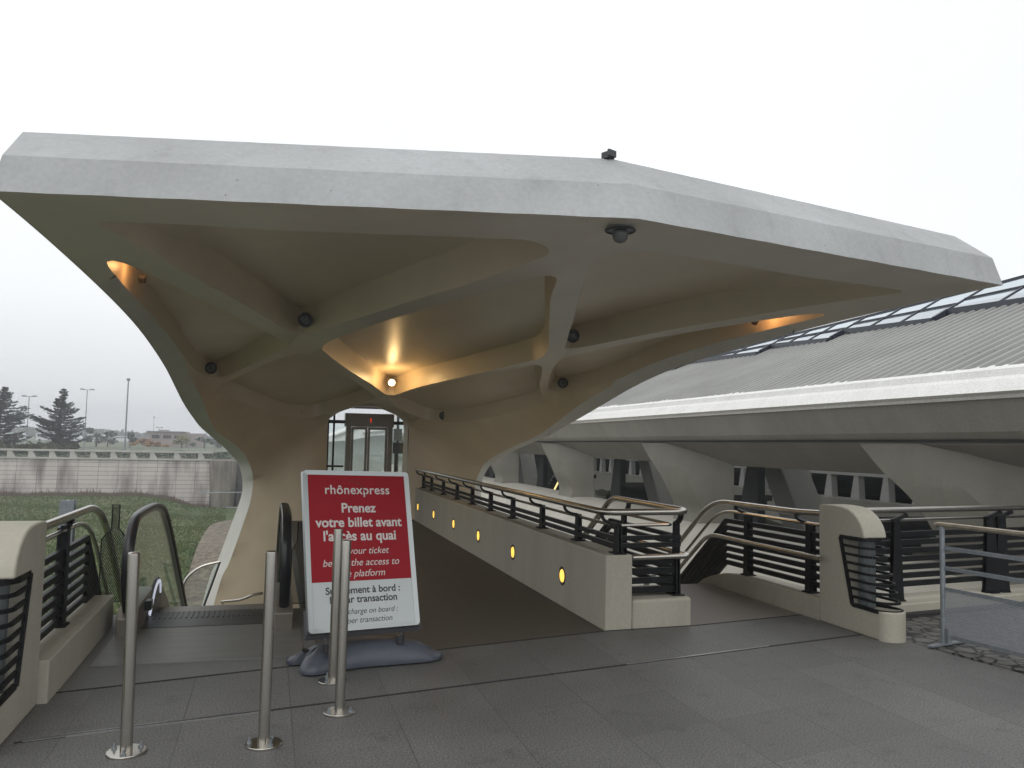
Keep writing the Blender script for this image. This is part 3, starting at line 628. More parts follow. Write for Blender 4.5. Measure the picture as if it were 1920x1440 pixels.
def end_block(xa, xb, yfar, label, sgn):
    """boot-shaped block, profile in (y,z); y measured back from its far end; grille faces the notch"""
    t = thing('end_block', ((xa+xb)/2, yfar-.5, 0), label, 'concrete block', 'curved concrete end blocks with grilles')
    P = lambda d, z: (yfar-d, z)
    arc = [(.32,1.075),(.40,1.06),(.47,1.03),(.53,.985),(.575,.93),(.60,.87),(.61,.825)]
    poly = [P(0,0), P(0,1.07), P(.08,1.078), P(.2,1.08)] + [P(*q) for q in arc] + [P(.30,.815), P(.46,.215), P(.80,.235), P(.96,.25)] + [P(.995,.245), P(1.005,.22), P(1.005,0)]
    b = MB().prism(poly, 'x', xa, xb)
    # rounded nose in plan
    nose = [(xa, yfar-.78)] + [((xa+xb)/2 - math.cos(a)*(xb-xa)/2, yfar-.78-.11*math.sin(a)) for a in np.linspace(0, math.pi, 13)] + [(xb, yfar-.78)]
    b2 = MB().prism([(yfar-.0, 0)]*0 or [P(0,0),P(0,1.07),P(.08,1.078),P(.2,1.08)] + [P(*q) for q in arc] + [P(.30,.815),P(.46,.215),P(.80,.24),P(.80,0)], 'x', xa, xb)
    b2.prism([(p[0], p[1]) for p in nose], 'z', -.02, .245)
    b2.build('block', M['cream'], t, bevel=.02)
    cx, hw = (xa+xb)/2, (xb-xa)/2
    MB().lathe([(hw*.60,.0),(hw*.60,.58)], (cx, yfar-.50, .22), 28).build('glass_core', M['frost'], t, smooth=True)
    gr = MB()
    nb = 9
    for i in range(nb):
        k = i/(nb-1); z = .81 - k*.575
        dl = .30 + k*.155; df = .62 + k*.24           # face edge recess / nose distance
        pts = [(xa if sgn > 0 else xb, yfar-dl)]
        ring = []
        for a in np.linspace(0, math.pi, 15): ring.append((cx - sgn*math.cos(a)*hw*.97, yfar-df+.12-.12*math.sin(a)))
        path = [(xa+.01 if sgn>0 else xb-.01, yfar-dl+.01)] + ring + [(xb-.01 if sgn>0 else xa+.01, yfar-dl+.01)]
        h_ = .034 if i in (0, nb-1) else .021
        gr.flat([(p[0], p[1], z) for p in path], h_, .02)
    gro = gr.build('grille', M['black'], t)
    up = MB()
    up.beam((cx - sgn*hw*.99, yfar-.30, .81), (cx - sgn*hw*.99, yfar-.455, .235), .02, .03)
    up.build('grille_upright', M['black'], gro)
    return t
M['frost'] = mat('frosted_blue_glass', (.13,.145,.15), .12, var=.3, vscale=12, stretch=(1,1,.2))
end_block(4.95,5.19,6.60,'curved cream concrete end block with black grille, between the stairs and the cobbles',1)
end_block(-1.50,-1.25,5.50,'cream concrete end block cut by the left edge of the view, beside the low wall',-1)

def pathdescend(x, y0, y1, z, slope, ydown):
    return [(x,y0,z),(x,y1,z),(x,ydown,z-(ydown-y1)*slope)]
LR = thing('railing', (-1.35,6.4,.25), 'railing with six black bars and steel handrail on the low wall left of the escalator', 'railing')
MB().tube(fillet([(-1.35,5.50,1.0),(-1.35,7.72,.995),(-1.35,9.3,-.25)], .55, 8), .030, 14).build('handrail', M['steel'], LR, smooth=True)
MB().tube(fillet([(-1.37,5.55,.905),(-1.37,7.35,.90),(-1.37,8.85,-.28)], .45, 8), .017, 10).build('lower_rail', M['steel'], LR, smooth=True)
for i in range(7):
    z = .765 - i*.078
    MB().flat([(-1.36,5.48,z),(-1.36,7.25,z),(-1.36,8.75,z-1.35)], .042, .034).build('bar', M['black'], LR)
for y in (5.58, 6.45):
    po_ = post_plate(MB(), (-1.36,y,.25), .93, .105, .06).build('post', M['black'], LR); bracket((-1.36,y,.93), (-1.35,y+.12,.975), MB()).build('bracket', M['black'], po_)
def guard(x0, x1, y, z0, z1, zn, label, nk=(.3,.65)):
    t = thing('mesh_guard', ((x0+x1)/2, y, z0), label, 'mesh guard', 'perforated guards beside the escalator')
    wN = (x1-x0); n0, n1 = x0+wN*nk[0], x0+wN*nk[1]
    outl = [(x0,z0),(x1,z0),(x1,zn-.04),(n1,zn+.03),(n1,z1),(n0,z1),(n0,zn+.02),(x0,zn-.06)]
    MB().tube([(a,y,b) for a,b in outl+outl[:2]], .006, 6).build('frame', M['black'], t)
    g = MB(); P = np.array(outl)
    st = .013
    for k in range(int(wN/st)+1):
        for sg in (1,-1):
            pass
    def clipline(a, b):
        n = 60; pr = None
        for i in range(n+1):
            q = np.array(a) + (np.array(b)-np.array(a))*i/n
            ins = inside(P, q[None])[0]
            if ins and pr is None: pr = q
            if (not ins or i == n) and pr is not None:
                g.beam((pr[0],y,pr[1]), (q[0],y,q[1]), .0055, .004); pr = None
    H_ = z1-z0
    for k in np.arange(-H_*.6, wN+H_*.6, .017):
        clipline((x0+k, z0), (x0+k+H_*.58, z1)); clipline((x0+k, z0), (x0+k-H_*.58, z1))
    g.build('mesh', M['black'], t)
    return t
guard(-1.37,-1.18,7.9,.14,.975,.74,'bottle-shaped black perforated guard between railing and left escalator handrail',(.40,.70))
guard(.235,.40,8.0,.05,.80,.60,'black perforated guard half hidden behind the ticket sign')
sp_ = MB(); sp_.prism([(-3.02,13.9),(-2.82,13.9),(-2.82,13.93),(-2.905,13.93),(-2.905,14.07),(-2.82,14.07),(-2.82,14.1),(-3.02,14.1),(-3.02,14.07),(-2.935,14.07),(-2.935,13.93),(-3.02,13.93)], 'z', -4.3, .56)
tag(sp_.build('steel_post', M['galv']), 'galvanized steel post standing in the grass beyond the left railing', 'post')

# ---- wall along the passage, with plinth
RW = thing('passage_wall', (2.94,11.5,0), 'long low cream concrete wall with oval lights right of the passage', 'wall')
wy = 16.25
rw = MB(); rw.prism([(2.81,6.605),(3.07,6.625),(3.07,wy),(2.81,wy)], 'z', -.3, .636); rw.build('wall', M['cream'], RW, bevel=.014)
rw = MB(); rw.prism([(3.073,6.625),(3.67,6.665),(3.67,7.25),(3.073,7.20)], 'z', -.3, .245); rw.build('plinth', M['cream'], RW, bevel=.03)
lm = emis('amber_light', (1,.60,.10), 1.5)
for i, y in enumerate((7.69,9.40,11.08,12.67,14.30,15.90)):
    nm = ('nearest','second nearest','third nearest','fourth nearest','second farthest','farthest')[i]
    t = thing('wall_light', (2.81,y,.29), 'glowing round amber light set in the passage wall, ' + nm + ' of the six', 'light', 'amber wall lights')
    MB().lathe([(.088,-.01),(.092,.006),(.082,.010),(.070,.004)], (2.812,y,.29), 28, (-1,0,0)).build('ring', M['darkmetal'], t, smooth=True)
    MB().lathe([(.069,-.005),(.060,.009),(.03,.014),(.001,.015)], (2.812,y,.29), 28, (-1,0,0)).build('lens', lm, t, smooth=True)
PR = thing('railing', (2.95,11.5,.64), 'long railing on the passage wall turning round the plinth and down the stairs', 'railing')
hr = fillet([(2.82,16.3,1.0),(2.82,6.66,1.0),(3.66,6.70,1.0),(3.66,8.46,1.0),(3.66,12.2,-1.32)], .16, 7)
MB().tube(hr, .030, 14).build('handrail', M['steel'], PR, smooth=True)
lr = fillet([(2.96,16.3,.872),(2.96,6.78,.872),(3.56,6.82,.872),(3.56,8.40,.872),(3.56,12.1,-1.44)], .08, 6)
MB().tube(lr, .015, 10).build('lower_rail', M['steel'], PR, smooth=True)
for z in (.765,.70):
    MB().flat([(2.96,16.3,z),(2.96,6.74,z),(3.60,6.78,z),(3.60,8.35,z),(3.60,12.0,z-2.26)], .040, .035).build('bar', M['black'], PR)
for i in range(4):
    z = .55 - i*.083
    MB().flat([(3.09,6.78,z),(3.60,6.80,z),(3.60,8.35,z),(3.60,12.0,z-2.26)], .054, .035).build('bar', M['black'], PR)
MB().tube(fillet([(3.08,6.66,.605),(3.66,6.70,.605),(3.66,8.5,.605),(3.66,12.2,-1.7)], .06, 6), .026, 12).build('end_handrail', M['steel'], PR, smooth=True)
for y in (6.70,7.66,8.78,9.94,11.02,12.1,13.15,14.25,15.36,16.2):
    po_ = post_plate(MB(), (2.96,y,.636), .895, .115, .065, gap=.016).build('post', M['black'], PR); bracket((2.95,y,.89), (2.82,y+.03,.975), MB()).build('bracket', M['black'], po_)
for (x, y, z0) in ((3.58,6.80,.245),(3.58,7.95,-.05)):
    po_ = post_plate(MB(), (x,y,z0), .895, .11, .055, gap=.016).build('post', M['black'], PR); bracket((x,y,.89), (3.66,y+.06,.972), MB()).build('bracket', M['black'], po_)

# ---- stair railing on the right low wall
SR = thing('railing', (5.05,7.5,.2), 'stair railing of dark bars on the low curved wall left of the right end block', 'railing')
MB().tube(fillet([(5.0,6.62,.985),(5.0,7.0,.965),(5.0,8.62,.955),(5.0,12.3,-1.75)], .35, 9), .030, 14).build('handrail', M['steel'], SR, smooth=True)
MB().tube(fillet([(5.03,6.62,.87),(5.03,8.50,.86),(5.03,12.2,-1.85)], .32, 9), .017, 10).build('lower_rail', M['steel'], SR, smooth=True)
MB().tube(fillet([(4.86,6.45,.59),(4.86,8.46,.59),(4.86,12.2,-2.1)], .2, 8), .024, 12).build('inner_handrail', M['steel'], SR, smooth=True)
for i in range(7):
    z = .765 - i*.078
    MB().flat([(5.06,6.62,z),(5.06,8.40,z-.02),(5.06,12.0,z-2.78)], .050, .036).build('bar', M['black'], SR)
for y, z0 in ((6.87,.205),(7.95,.195)):
    po_ = post_plate(MB(), (5.06,y,z0), .88, .10, .06).build('post', M['black'], SR); bracket((5.05,y,.87), (5.0,y+.14,.94), MB()).build('bracket', M['black'], po_)

# ---- stairs going down between the two rails
ST = thing('stairs', (4.2,9.5,-2.0), 'flight of stairs going down between the two railings', 'stairs')
stp = MB(); nos = MB()
for i in range(14):
    y = 8.62 + i*.30; z = -.165*(i+1)
    stp.box(3.66,4.94,y,y+.31,z-.25,z); nos.box(3.67,4.93,y+.262,y+.302,z+.001,z+.005)
stp.build('steps', M['greyconc'], ST); nos.build('nosing', M['white'], ST)
MB().prism([(8.62,-.02),(8.62,-.5),(12.7,-2.9),(12.7,-2.3)], 'x', 3.55, 3.655).build('stringer', M['white'], ST)

# ---- railing right of the end block, low wall under it
def cr(x, off=0): return 6.60 + .14*(x-5.1) + off
KC = thing('low_wall', (8,6.9,0), 'low cream kerb wall behind the cobbles on the right', 'wall')
MB().prism([(5.24,cr(5.24,-.10)),(15,cr(15,-.10)),(15,cr(15,.34)),(5.24,cr(5.24,.34))], 'z', -.4, .115).build('wall', M['cream'], KC, bevel=.015)
MB().prism([(5.31,cr(5.31,-.20)),(15,cr(15,-.20)),(15,cr(15,-.10)),(5.31,cr(5.31,-.10))], 'z', -.02, .035).build('gutter', dk, KC)
RR = thing('railing', (8,6.9,.12), 'long horizontal railing with seven black bars behind the cobbles and crowd barrier', 'railing')
MB().tube([(5.47,cr(5.47,.03),1.0),(15,cr(15,.03),1.0)], .030, 14).build('handrail', M['steeldark'], RR, smooth=True)
MB().tube([(5.52,cr(5.52,.10),.895),(15,cr(15,.10),.895)], .015, 10).build('lower_rail', M['steeldark'], RR, smooth=True)
for i in range(7):
    z = .755 - i*.082
    MB().beam((5.32,cr(5.32,.10),z), (15,cr(15,.10),z), .036, .052).build('bar', M['black'], RR)
for x in (5.98,):
    po_ = post_plate(MB(), (x,cr(x,.06),.115), .90, .15, .07, along='x', gap=.02).build('post', M['black'], RR); MB().beam((x-.05,cr(x,.05),.895), (x+.10,cr(x,.02),.955), .04, .035).build('bracket', M['black'], po_)
for x in (7.35,7.52,10.2,10.37):
    po_ = post_plate(MB(), (x,cr(x,.06),.115), .90, .19, .10, along='x', gap=.02).build('post', M['black'], RR); MB().beam((x-.05,cr(x,.05),.895), (x+.12,cr(x,.02),.96), .04, .035).build('bracket', M['black'], po_)

# ------------------------------------------------------------------ escalator
ES = thing('escalator', (-.45,8.6,-2), 'escalator going down between two glass balustrades with black handrails', 'escalator')
def eprof(dz=0, inset=0.):
    return [(7.26,.12),(7.13,.30),(7.06,.50),(7.10,.72),(7.26,.87),(7.52,.925),(8.2,.93),(8.75,.90),(9.25,.80),(9.9,.50),(10.7,.06),(13.5,-1.50),(16.5,-3.15)]
def balustrade(x, sg):
    pr = catmull([(x, a, b) for a, b in eprof()], 5)
    # flat oval handrail: wide in x
    hv = []; n = 10
    hb = MB(); m = len(pr)
    for i, p in enumerate(pr):
        t = pr[min(i+1, m-1)] - pr[max(i-1, 0)]; t = t/np.linalg.norm(t); nn_ = np.array([0, -t[2], t[1]])
        for k in range(n):
            a = 2*math.pi*k/n; hv.append(p + np.array([1,0,0])*math.cos(a)*.042 + nn_*math.sin(a)*.024)
    hb.add(hv, [(i*n+k, i*n+(k+1)%n, (i+1)*n+(k+1)%n, (i+1)*n+k) for i in range(m-1) for k in range(n)] + [tuple(range(n))])
    hro = hb.build('handrail', M['rubber'], ES, smooth=True)
    tr = MB(); q = [(x, p[1] + .0, p[2]) for p in pr]
    cen = []
    for i, p in enumerate(pr):
        t = pr[min(i+1, m-1)] - pr[max(i-1, 0)]; t = t/np.linalg.norm(t); cen.append(p - np.array([0, -t[2], t[1]])*(.038))
    tr.flat([tuple(c_) for c_ in cen], .022, .030)
    tr.build('handrail_track', M['alu'], hro)
    g = MB(); poly = [(c_[1], c_[2]) for c_ in cen[3:]] + [(16.5,-4.0),(13.5,-2.36),(10.7,-.80),(9.6,-.22),(8.9,.05),(8.2,.19),(7.45,.20)]
    g.prism(poly, 'x', x-.005, x+.005); g.build('glass_panel', M['glass'], ES)
    sk = MB(); sk.prism([(7.14,0.0),(7.14,.14),(7.24,.21),(8.15,.22),(8.75,.12),(9.3,-.1),(10.6,-.80),(16.5,-4.05),(16.5,-4.6),(9.6,-.8),(8.6,-.32),(7.14,-.3)], 'x', x-.075, x+.075)
    sk.build('skirting', M['bronze'], ES, bevel=.01)
    return cen
balustrade(-1.03, 1); balustrade(.165, -1)
dkp = MB(); dkp.box(-.955,.09,7.41,8.02,-.01,.008); 
for k in range(24): dkp.box(-.95+k*.0435,-.938+k*.0435,7.74,8.02,.008,.013)
dkp.build('comb_plate', mat('dark_comb_plate', (.055,.056,.056), .4, .6, var=.15, vscale=4), ES)
# lit curved inner cover on the left newel
lc_ = [(.0,.02),(.06,.10),(.13,.19),(.20,.235),(.27,.235),(.31,.19),(.33,.10)]
cv = MB(); pth = catmull([(-.945, 7.86+a*2.1, .0+b*.95) for a, b in lc_], 5)
cv.flat([tuple(p) for p in pth], .028, .012); cv.box(-.9505,-.945,7.80,7.98,.035,.06)
cv.build('lit_skirt_strip', emis('white_strip_light', (.8,.85,1.), .5), ES)
ec = MB(); ec.prism([(7.60,.0),(7.75,.04),(8.0,.20),(8.25,.26),(8.45,.26),(8.58,.20),(8.7,.0),(8.7,-.2),(7.6,-.1)], 'x', -.975, -.951); ec.build('inner_cover', M['darkmetal'], ES, bevel=.004)
for x in (-.945, .085):
    MB().box(x-.02,x+.045 if x<0 else x+.05,7.55,7.66,.12,.20).build('sensor_box', M['rubber'], ES, bevel=.008)
es_ = MB()
for i in range(22):
    z = -.08-.205*i; y = 8.35+.36*i
    es_.box(-.95,.08,y,y+.37,z-.25,z)
es_.build('step', M['bronze'], ES)
rb2 = MB().tube(catmull([(-.72,16.25,-1.50),(-.70,16.1,-1.44),(-.42,16.05,-1.41),(-.19,16.05,-1.33),(-.02,16.1,-1.31)], 5), .028, 8); tag(rb2.build('wall_handrail', M['steel'], smooth=True), 'thin bent steel handrail on the canopy leg wall beyond the escalator', 'handrail')
GB = thing('glass_barrier', (-.9,13,-4.2), 'curved glass barrier beside the pale canopy leg beyond the escalator', 'glass barrier')
pr2 = catmull([(-1.14,-.72),(-1.12,-.56),(-1.04,-.44),(-.88,-.33),(-.64,-.27)], 5)
MB().tube([(p[0],13,p[1]) for p in pr2], .02, 8).build('top_rail', M['steel'], GB, smooth=True)
MB().tube([(-.64,13,-.27),(-1.6,13,-3.4)], .016, 8).build('end_rail', M['darkmetal'], GB, smooth=True)
MB().prism([(p[0], p[1]) for p in pr2] + [(-1.6,-3.4),(-2.0,-3.4)], 'y', 12.994, 13.006).build('glass_panel', M['glass'], GB)

# ------------------------------------------------------------------ bollards
def bollard():
    t = thing('bollard', (0,0,0), None, 'bollard', 'steel bollards before the passage')
    MB().lathe([(.0005,.012),(.0295,.012),(.0295,.985),(.0285,.993),(.024,.996),(.0005,.998)], (0,0,0), 28).build('tube', M['steel'], t, local=True, smooth=True)
    MB().lathe([(.095,0),(.095,.009),(.092,.012),(.03,.014),(.0005,.014)], (0,0,.001), 36).build('base_plate', M['steel'], t, local=True, smooth=True)
    for a in (.3, 2.4, 4.5):
        b = MB(); c_ = (.072*math.cos(a), .072*math.sin(a), .013)
        b.lathe([(.013,0),(.013,.009),(.006,.010),(.006,.030),(.0005,.032)], c_, 6); b.build('bolt', M['galv'], t, local=True)
    return t
b0 = bollard()
spots = [(-.63,4.59,'leftmost steel bollard, standing before the escalator'),(.03,4.55,'second steel bollard from the left, alone between ticket sign and escalator'),(.45,4.97,'steel bollard in front of the ticket sign, the nearer of the two there'),(.455,5.60,'steel bollard closest to the ticket sign, half hidden behind another bollard')]
for i, (x, y, lb) in enumerate(spots):
    if i == 0: b0.location = (x, y, 0); b0['label'] = lb; b0.rotation_euler = (R(.3), R(-.7), .2)
    else:
        o = copy_tree(b0, (x, y, 0), lb, .2 + i*.5); o.rotation_euler = (R(.2*i-.3), R((0,.2,.9,.1)[i]), .2 + i*.5)

# ------------------------------------------------------------------ ticket sign on its base
SG = thing('ticket_sign', (.72,6.02,0), 'framed red and white ticket notice on a blue-grey weighted base', 'sign')
ya, pi_, ro = .286, .299, -.024
X = Vector((math.cos(ya), math.sin(ya), 0)); Nn = Vector((-math.sin(ya), math.cos(ya), 0)); U = Vector((0,0,1))*math.cos(pi_) + Nn*math.sin(pi_)
X2 = X*math.cos(ro) + U*math.sin(ro); U2 = -X*math.sin(ro) + U*math.cos(ro); N2 = X2.cross(U2)   # N2 points back towards... viewer negative
PC = Vector((.66,6.03,.81))
MS = Matrix(((X2.x,U2.x,N2.x,PC.x),(X2.y,U2.y,N2.y,PC.y),(X2.z,U2.z,N2.z,PC.z),(0,0,0,1)))     # local: x right, y up, z out of the sheet to the viewer
SW, SH = .84, 1.145
def rrect(w_, h_, r, n=6):
    o = []
    for cx, cy, a0 in ((w_/2-r,h_/2-r,0),(-w_/2+r,h_/2-r,90),(-w_/2+r,-h_/2+r,180),(w_/2-r,-h_/2+r,270)):
        for k in range(n+1):
            a = R(a0+90*k/n); o.append((cx+r*math.cos(a), cy+r*math.sin(a)))
    return o
fr = MB(); oL = rrect(SW, SH, .03); iL = rrect(SW-.085, SH-.075, .004)
n = len(oL)
vs = [(a,b,-.012) for a,b in oL] + [(a*.985,b*.99,.012) for a,b in oL] + [(a,b,.006) for a,b in iL] + [(a,b,-.0) for a,b in iL]
fr.add(vs, [(r_*n+i, r_*n+(i+1)%n, (r_+1)*n+(i+1)%n, (r_+1)*n+i) for r_ in range(3) for i in range(n)] + [tuple(range(n-1,-1,-1))])
fr.xf(MS).build('frame', M['alu'], SG, smooth=True)
bk = MB(); bk.prism([(a,b) for a,b in rrect(SW-.02, SH-.02, .03)], 'z', -.03, -.013); bk.xf(MS).build('back_panel', M['darkmetal'], SG)
pw, ph = SW-.085, SH-.075
spl = ph/2 - ph*.715
red = mat('poster_red', (.29,.008,.016), .5, spec=.2, var=.04, vscale=2); wht = mat('poster_white', (.50,.53,.53), .22, var=.03, vscale=3)
rp = MB(); rp.box(-pw/2,pw/2,spl,ph/2,0,.0022); RF = rp.xf(MS).build('red_field', red, SG)
rp = MB(); rp.box(-pw/2,pw/2,-ph/2,spl-.0005,0,.0022); WF = rp.xf(MS).build('white_field', wht, SG)
def text(body, cx, cy, width, size, m, bold=0., shear=0., zz=.0026, nm='text', spacing=1.0):
    c = bpy.data.curves.new('t', 'FONT'); c.body = body; c.size = size; c.align_x = 'CENTER'; c.align_y = 'CENTER'; c.offset = bold; c.shear = shear; c.space_character = spacing; c.extrude = .0004
    o = bpy.data.objects.new('t', c); C.objects.link(o); bpy.context.view_layer.update()
    me = bpy.data.meshes.new_from_object(o.evaluated_get(bpy.context.evaluated_depsgraph_get())); bpy.data.objects.remove(o)
    v = np.array([tuple(q.co) for q in me.vertices]); mn, mx = v.min(0), v.max(0)
    k = width/(mx[0]-mn[0]); v[:,0] = (v[:,0]-(mn[0]+mx[0])/2)*k; v[:,1] = v[:,1] * (k if abs(k-1) < .35 else 1)
    b = MB(); b.add([(a[0]+cx, a[1]+cy, a[2]+zz) for a in v], [tuple(p.vertices) for p in me.polygons])
    return b
tw = mat('lettering_white', (.60,.58,.56), .4); tk = mat('lettering_black', (.02,.02,.022), .4)
def row(f): f2 = f*1.064/(1+.064*f); return SH/2 - SH*(f*.35+f2*.65)
rows = [('rhônexpress',.125,.50,.105,tw,.0012,0.,1.06),('Prenez',.240,.265,.098,tw,.0022,0,1),('votre billet avant',.330,.665,.098,tw,.0022,0,1),("l'accès au quai",.415,.555,.098,tw,.0022,0,1),
 ('Buy your ticket',.508,.43,.078,tw,0,.25,1),('before the access to',.580,.58,.078,tw,0,.25,1),('the platform',.648,.345,.078,tw,0,.25,1),
 ('Supplément à bord :',.750,.56,.072,tk,.0016,0,1),('1€ par transaction',.806,.505,.072,tk,.0016,0,1),('Extra charge on board :',.880,.505,.060,tk,0,.25,1),('1€ per transaction',.935,.41,.060,tk,0,.25,1)]
for body, f, wd2, sz, m_, bo, sh, spc in rows:
    text(body, .0, row(f)-.0, wd2, sz, m_, bo, sh, spacing=spc).xf(MS).build('lettering', m_, RF if m_ is tw else WF, fixn=False)
sw = MB(); sw.flat([tuple(q) for q in catmull([(-.07,row(.125)+.075,.0034),(.0,row(.125)+.055,.0034),(.035,row(.125)+.02,.0034),(.07,row(.125)-.045,.0034)],6)], .0012, .006); sw.xf(MS).build('logo_swoosh', mat('dark_swoosh', (.12,.012,.015), .4), RF)
for x in (-SW*.36, SW*.36):
    b = MB(); p0 = MS @ Vector((x,-SH/2+.02,-.03)); p1 = Vector((p0.x*.9+.07, p0.y-.03, .17))
    b.tube([tuple(p0), tuple((p0+p1)/2+Vector((0,0,0))), tuple(p1)], .013, 8); b.tube([tuple(p1+Vector((0,0,.03))), tuple(p1-Vector((0,0,.03)))], .028, 12); b.build('support_leg', M['darkmetal'], SG, smooth=True)
b = MB(); b.beam(MS @ Vector((-SW/2-.005,-SH/2-.012,-.03)), MS @ Vector((SW/2+.005,-SH/2-.012,-.03)), .035, .03); 
for sx in (-1,1): b.beam(MS @ Vector((sx*(SW/2+.006),-SH/2-.02,-.03)), MS @ Vector((sx*(SW/2+.006),-SH/2+.16,-.03)), .012, .03)
b.build('bottom_clamp', M['darkmetal'], SG)
# base: domed plastic footprint
fp = catmull([(-.54,.04),(-.515,.11),(-.42,.13),(-.2,.15),(.05,.15),(.3,.16),(.48,.14),(.56,.06),(.55,-.03),(.46,-.10),(.25,-.13),(.0,-.16),(-.2,-.22),(-.33,-.29),(-.42,-.28),(-.455,-.21),(-.43,-.12),(-.40,-.05),(-.42,-.02),(-.50,-.01)], 5, True)
bm_ = MB(); rings = [(1.0,.012),(1.012,.035),(.985,.062),(.93,.085),(.82,.115),(.66,.145),(.46,.165),(.25,.172),(.02,.174)]
n = len(fp); vs = []
for s_, z in rings:
    for q in fp:
        spine = np.array([np.clip(q[0],-.36,.42)*.93, .02 - .12*max(0,-q[0]-.15)])
        p = spine + (q - spine)*s_
        hh = z*(1 - .62*min(1,(abs(q[0])/.58))**2.2) if z > .04 else z
        vs.append((p[0], p[1], hh))
bm_.add(vs, [(r_*n+i, r_*n+(i+1)%n, (r_+1)*n+(i+1)%n, (r_+1)*n+i) for r_ in range(len(rings)-1) for i in range(n)] + [tuple(range((len(rings)-1)*n, len(rings)*n))])
bm_.xf(Matrix.Translation((.71,6.02,0)) @ Matrix.Rotation(R(-1),4,'Z')).build('weighted_base', M['plastic'], SG, smooth=True, angle=60)
b = MB().lathe([(.028,.0),(.036,.004),(.036,.012),(.012,.014)], (.71-.40,6.02+.055,.088), 16); b.build('filler_cap', M['rubber'], SG, smooth=True)

# ------------------------------------------------------------------ crowd barrier
CB = thing('crowd_barrier', (5.6,4.4,0), 'galvanized crowd barrier with perforated lower panel on the cobbles at right', 'barrier')
A_, B_ = np.array([5.40,5.63]), np.array([5.72,3.2])
def bp(k, z, dx=0): q = A_ + (B_-A_)*k; return (q[0]+dx, q[1], z)
MB().tube(fillet([bp(-.012,.97), bp(0.0,.98), bp(1.0,.98)], .02), .021, 12).build('top_rail', mat('worn_brass_rail', (.42,.37,.30), .4, .8, var=.2, vscale=15), CB, smooth=True)
for k in (.012,.988): MB().tube([bp(k,.02), bp(k,.97)], .021, 10).build('upright', M['galv'], CB, smooth=True)
for z in (.79,.625,.455,.075): MB().beam(bp(.015,z), bp(.985,z), .012, .032).build('mid_rail', M['galv'], CB)
for k in (.03,.97):
    q = bp(k,.0); MB().beam((q[0]-.24,q[1]-.05,.018), (q[0]+.26,q[1]+.06,.018), .05, .012).beam((q[0],q[1],.02),(q[0],q[1],.14),.035,.035).build('foot', M['galv'], CB)
def perf():
    m = bpy.data.materials.new('perforated_sheet'); m.use_nodes = True; t = m.node_tree; b = t.nodes['Principled BSDF']; nn = t.nodes.new; l = t.links.new
    b.inputs['Base Color'].default_value = (.34,.36,.39,1); b.inputs['Metallic'].default_value = .2; b.inputs['Roughness'].default_value = .55
    uv = nn('ShaderNodeUVMap'); sp = nn('ShaderNodeSeparateXYZ'); l(uv.outputs[0], sp.inputs[0])
    def mt(op, a, bb=None):
        x = nn('ShaderNodeMath'); x.operation = op
        for i, q in enumerate((a, bb)):
            if q is None: continue
            if isinstance(q, (int,float)): x.inputs[i].default_value = q
            else: l(q, x.inputs[i])
        return x.outputs[0]
    y = mt('DIVIDE', sp.outputs[1], .0125); ry = mt('FLOOR', y); x = mt('ADD', mt('DIVIDE', sp.outputs[0], .0145), mt('MULTIPLY', mt('MODULO', ry, 2.), .5))
    fx = mt('SUBTRACT', mt('FRACT', x), .5); fy = mt('SUBTRACT', mt('FRACT', y), .5)
    d = mt('SQRT', mt('ADD', mt('MULTIPLY', fx, fx), mt('MULTIPLY', fy, fy)))
    hole = mt('LESS_THAN', d, .25)
    tr = nn('ShaderNodeBsdfTransparent'); mx = nn('ShaderNodeMixShader'); l(hole, mx.inputs[0]); l(b.outputs[0], mx.inputs[1]); l(tr.outputs[0], mx.inputs[2]); l(mx.outputs[0], t.nodes['Material Output'].inputs[0])
    return m
pp = MB(); a, b_ = bp(.02,.08), bp(.98,.08); pp.add([a, b_, (b_[0],b_[1],.45), (a[0],a[1],.45)], [(0,1,2,3)])
po = pp.build('perforated_panel', perf(), CB, fixn=False)
uvl = po.data.uv_layers.new(name='UVMap'); Lp = float(np.linalg.norm(B_-A_))*.96
for i, c_ in enumerate([(0,0),(Lp,0),(Lp,.37),(0,.37)]): uvl.data[i].uv = c_

# ------------------------------------------------------------------ lift at the end of the passage
LV = thing('lift', (S0+.1,18.3,0), 'glass and metal lift with two glazed doors beyond the arch', 'lift')
yl = 17.5
f = MB()
for x0, x1 in ((1.53,1.63),(2.41,2.50)): f.box(x0,x1,yl,yl+.2,0,2.12)
f.box(1.50,2.52,yl-.02,yl+.22,1.84,2.12)
f.build('door_frame', M['bronze'], LV, bevel=.006)
for x0, x1 in ((1.64,1.975),(1.985,2.40)):
    d = MB()
    d.box(x0,x0+.045,yl+.05,yl+.09,0,1.835); d.box(x1-.05,x1,yl+.05,yl+.09,0,1.835); d.box(x0+.045,x1-.05,yl+.05,yl+.09,1.78,1.835); d.box(x0+.045,x1-.05,yl+.05,yl+.09,0,.32)
    dr = d.build('door', M['bronze'], LV)
    g = MB(); g.box(x0+.045,x1-.05,yl+.066,yl+.074,.32,1.78); g.build('pane', M['glass'], dr)
k_ = MB()
for x0, x1, y0 in ((1.14,1.18,yl+.1),(1.26,1.30,yl+.12),(2.84,2.90,yl+.1),(1.14,1.18,yl+1.7),(2.84,2.9,yl+1.7)): k_.box(x0,x1,y0,y0+.05,0,2.32)
k_.box(1.14,1.53,yl+.1,yl+.15,1.90,1.97); k_.box(2.50,2.90,yl+.1,yl+.15,1.9,1.97); k_.box(1.14,2.90,yl+.1,yl+.15,2.28,2.36); k_.box(1.14,2.90,yl+1.7,yl+1.75,2.28,2.36); k_.box(1.14,1.5,yl+.1,yl+.14,.98,1.02)
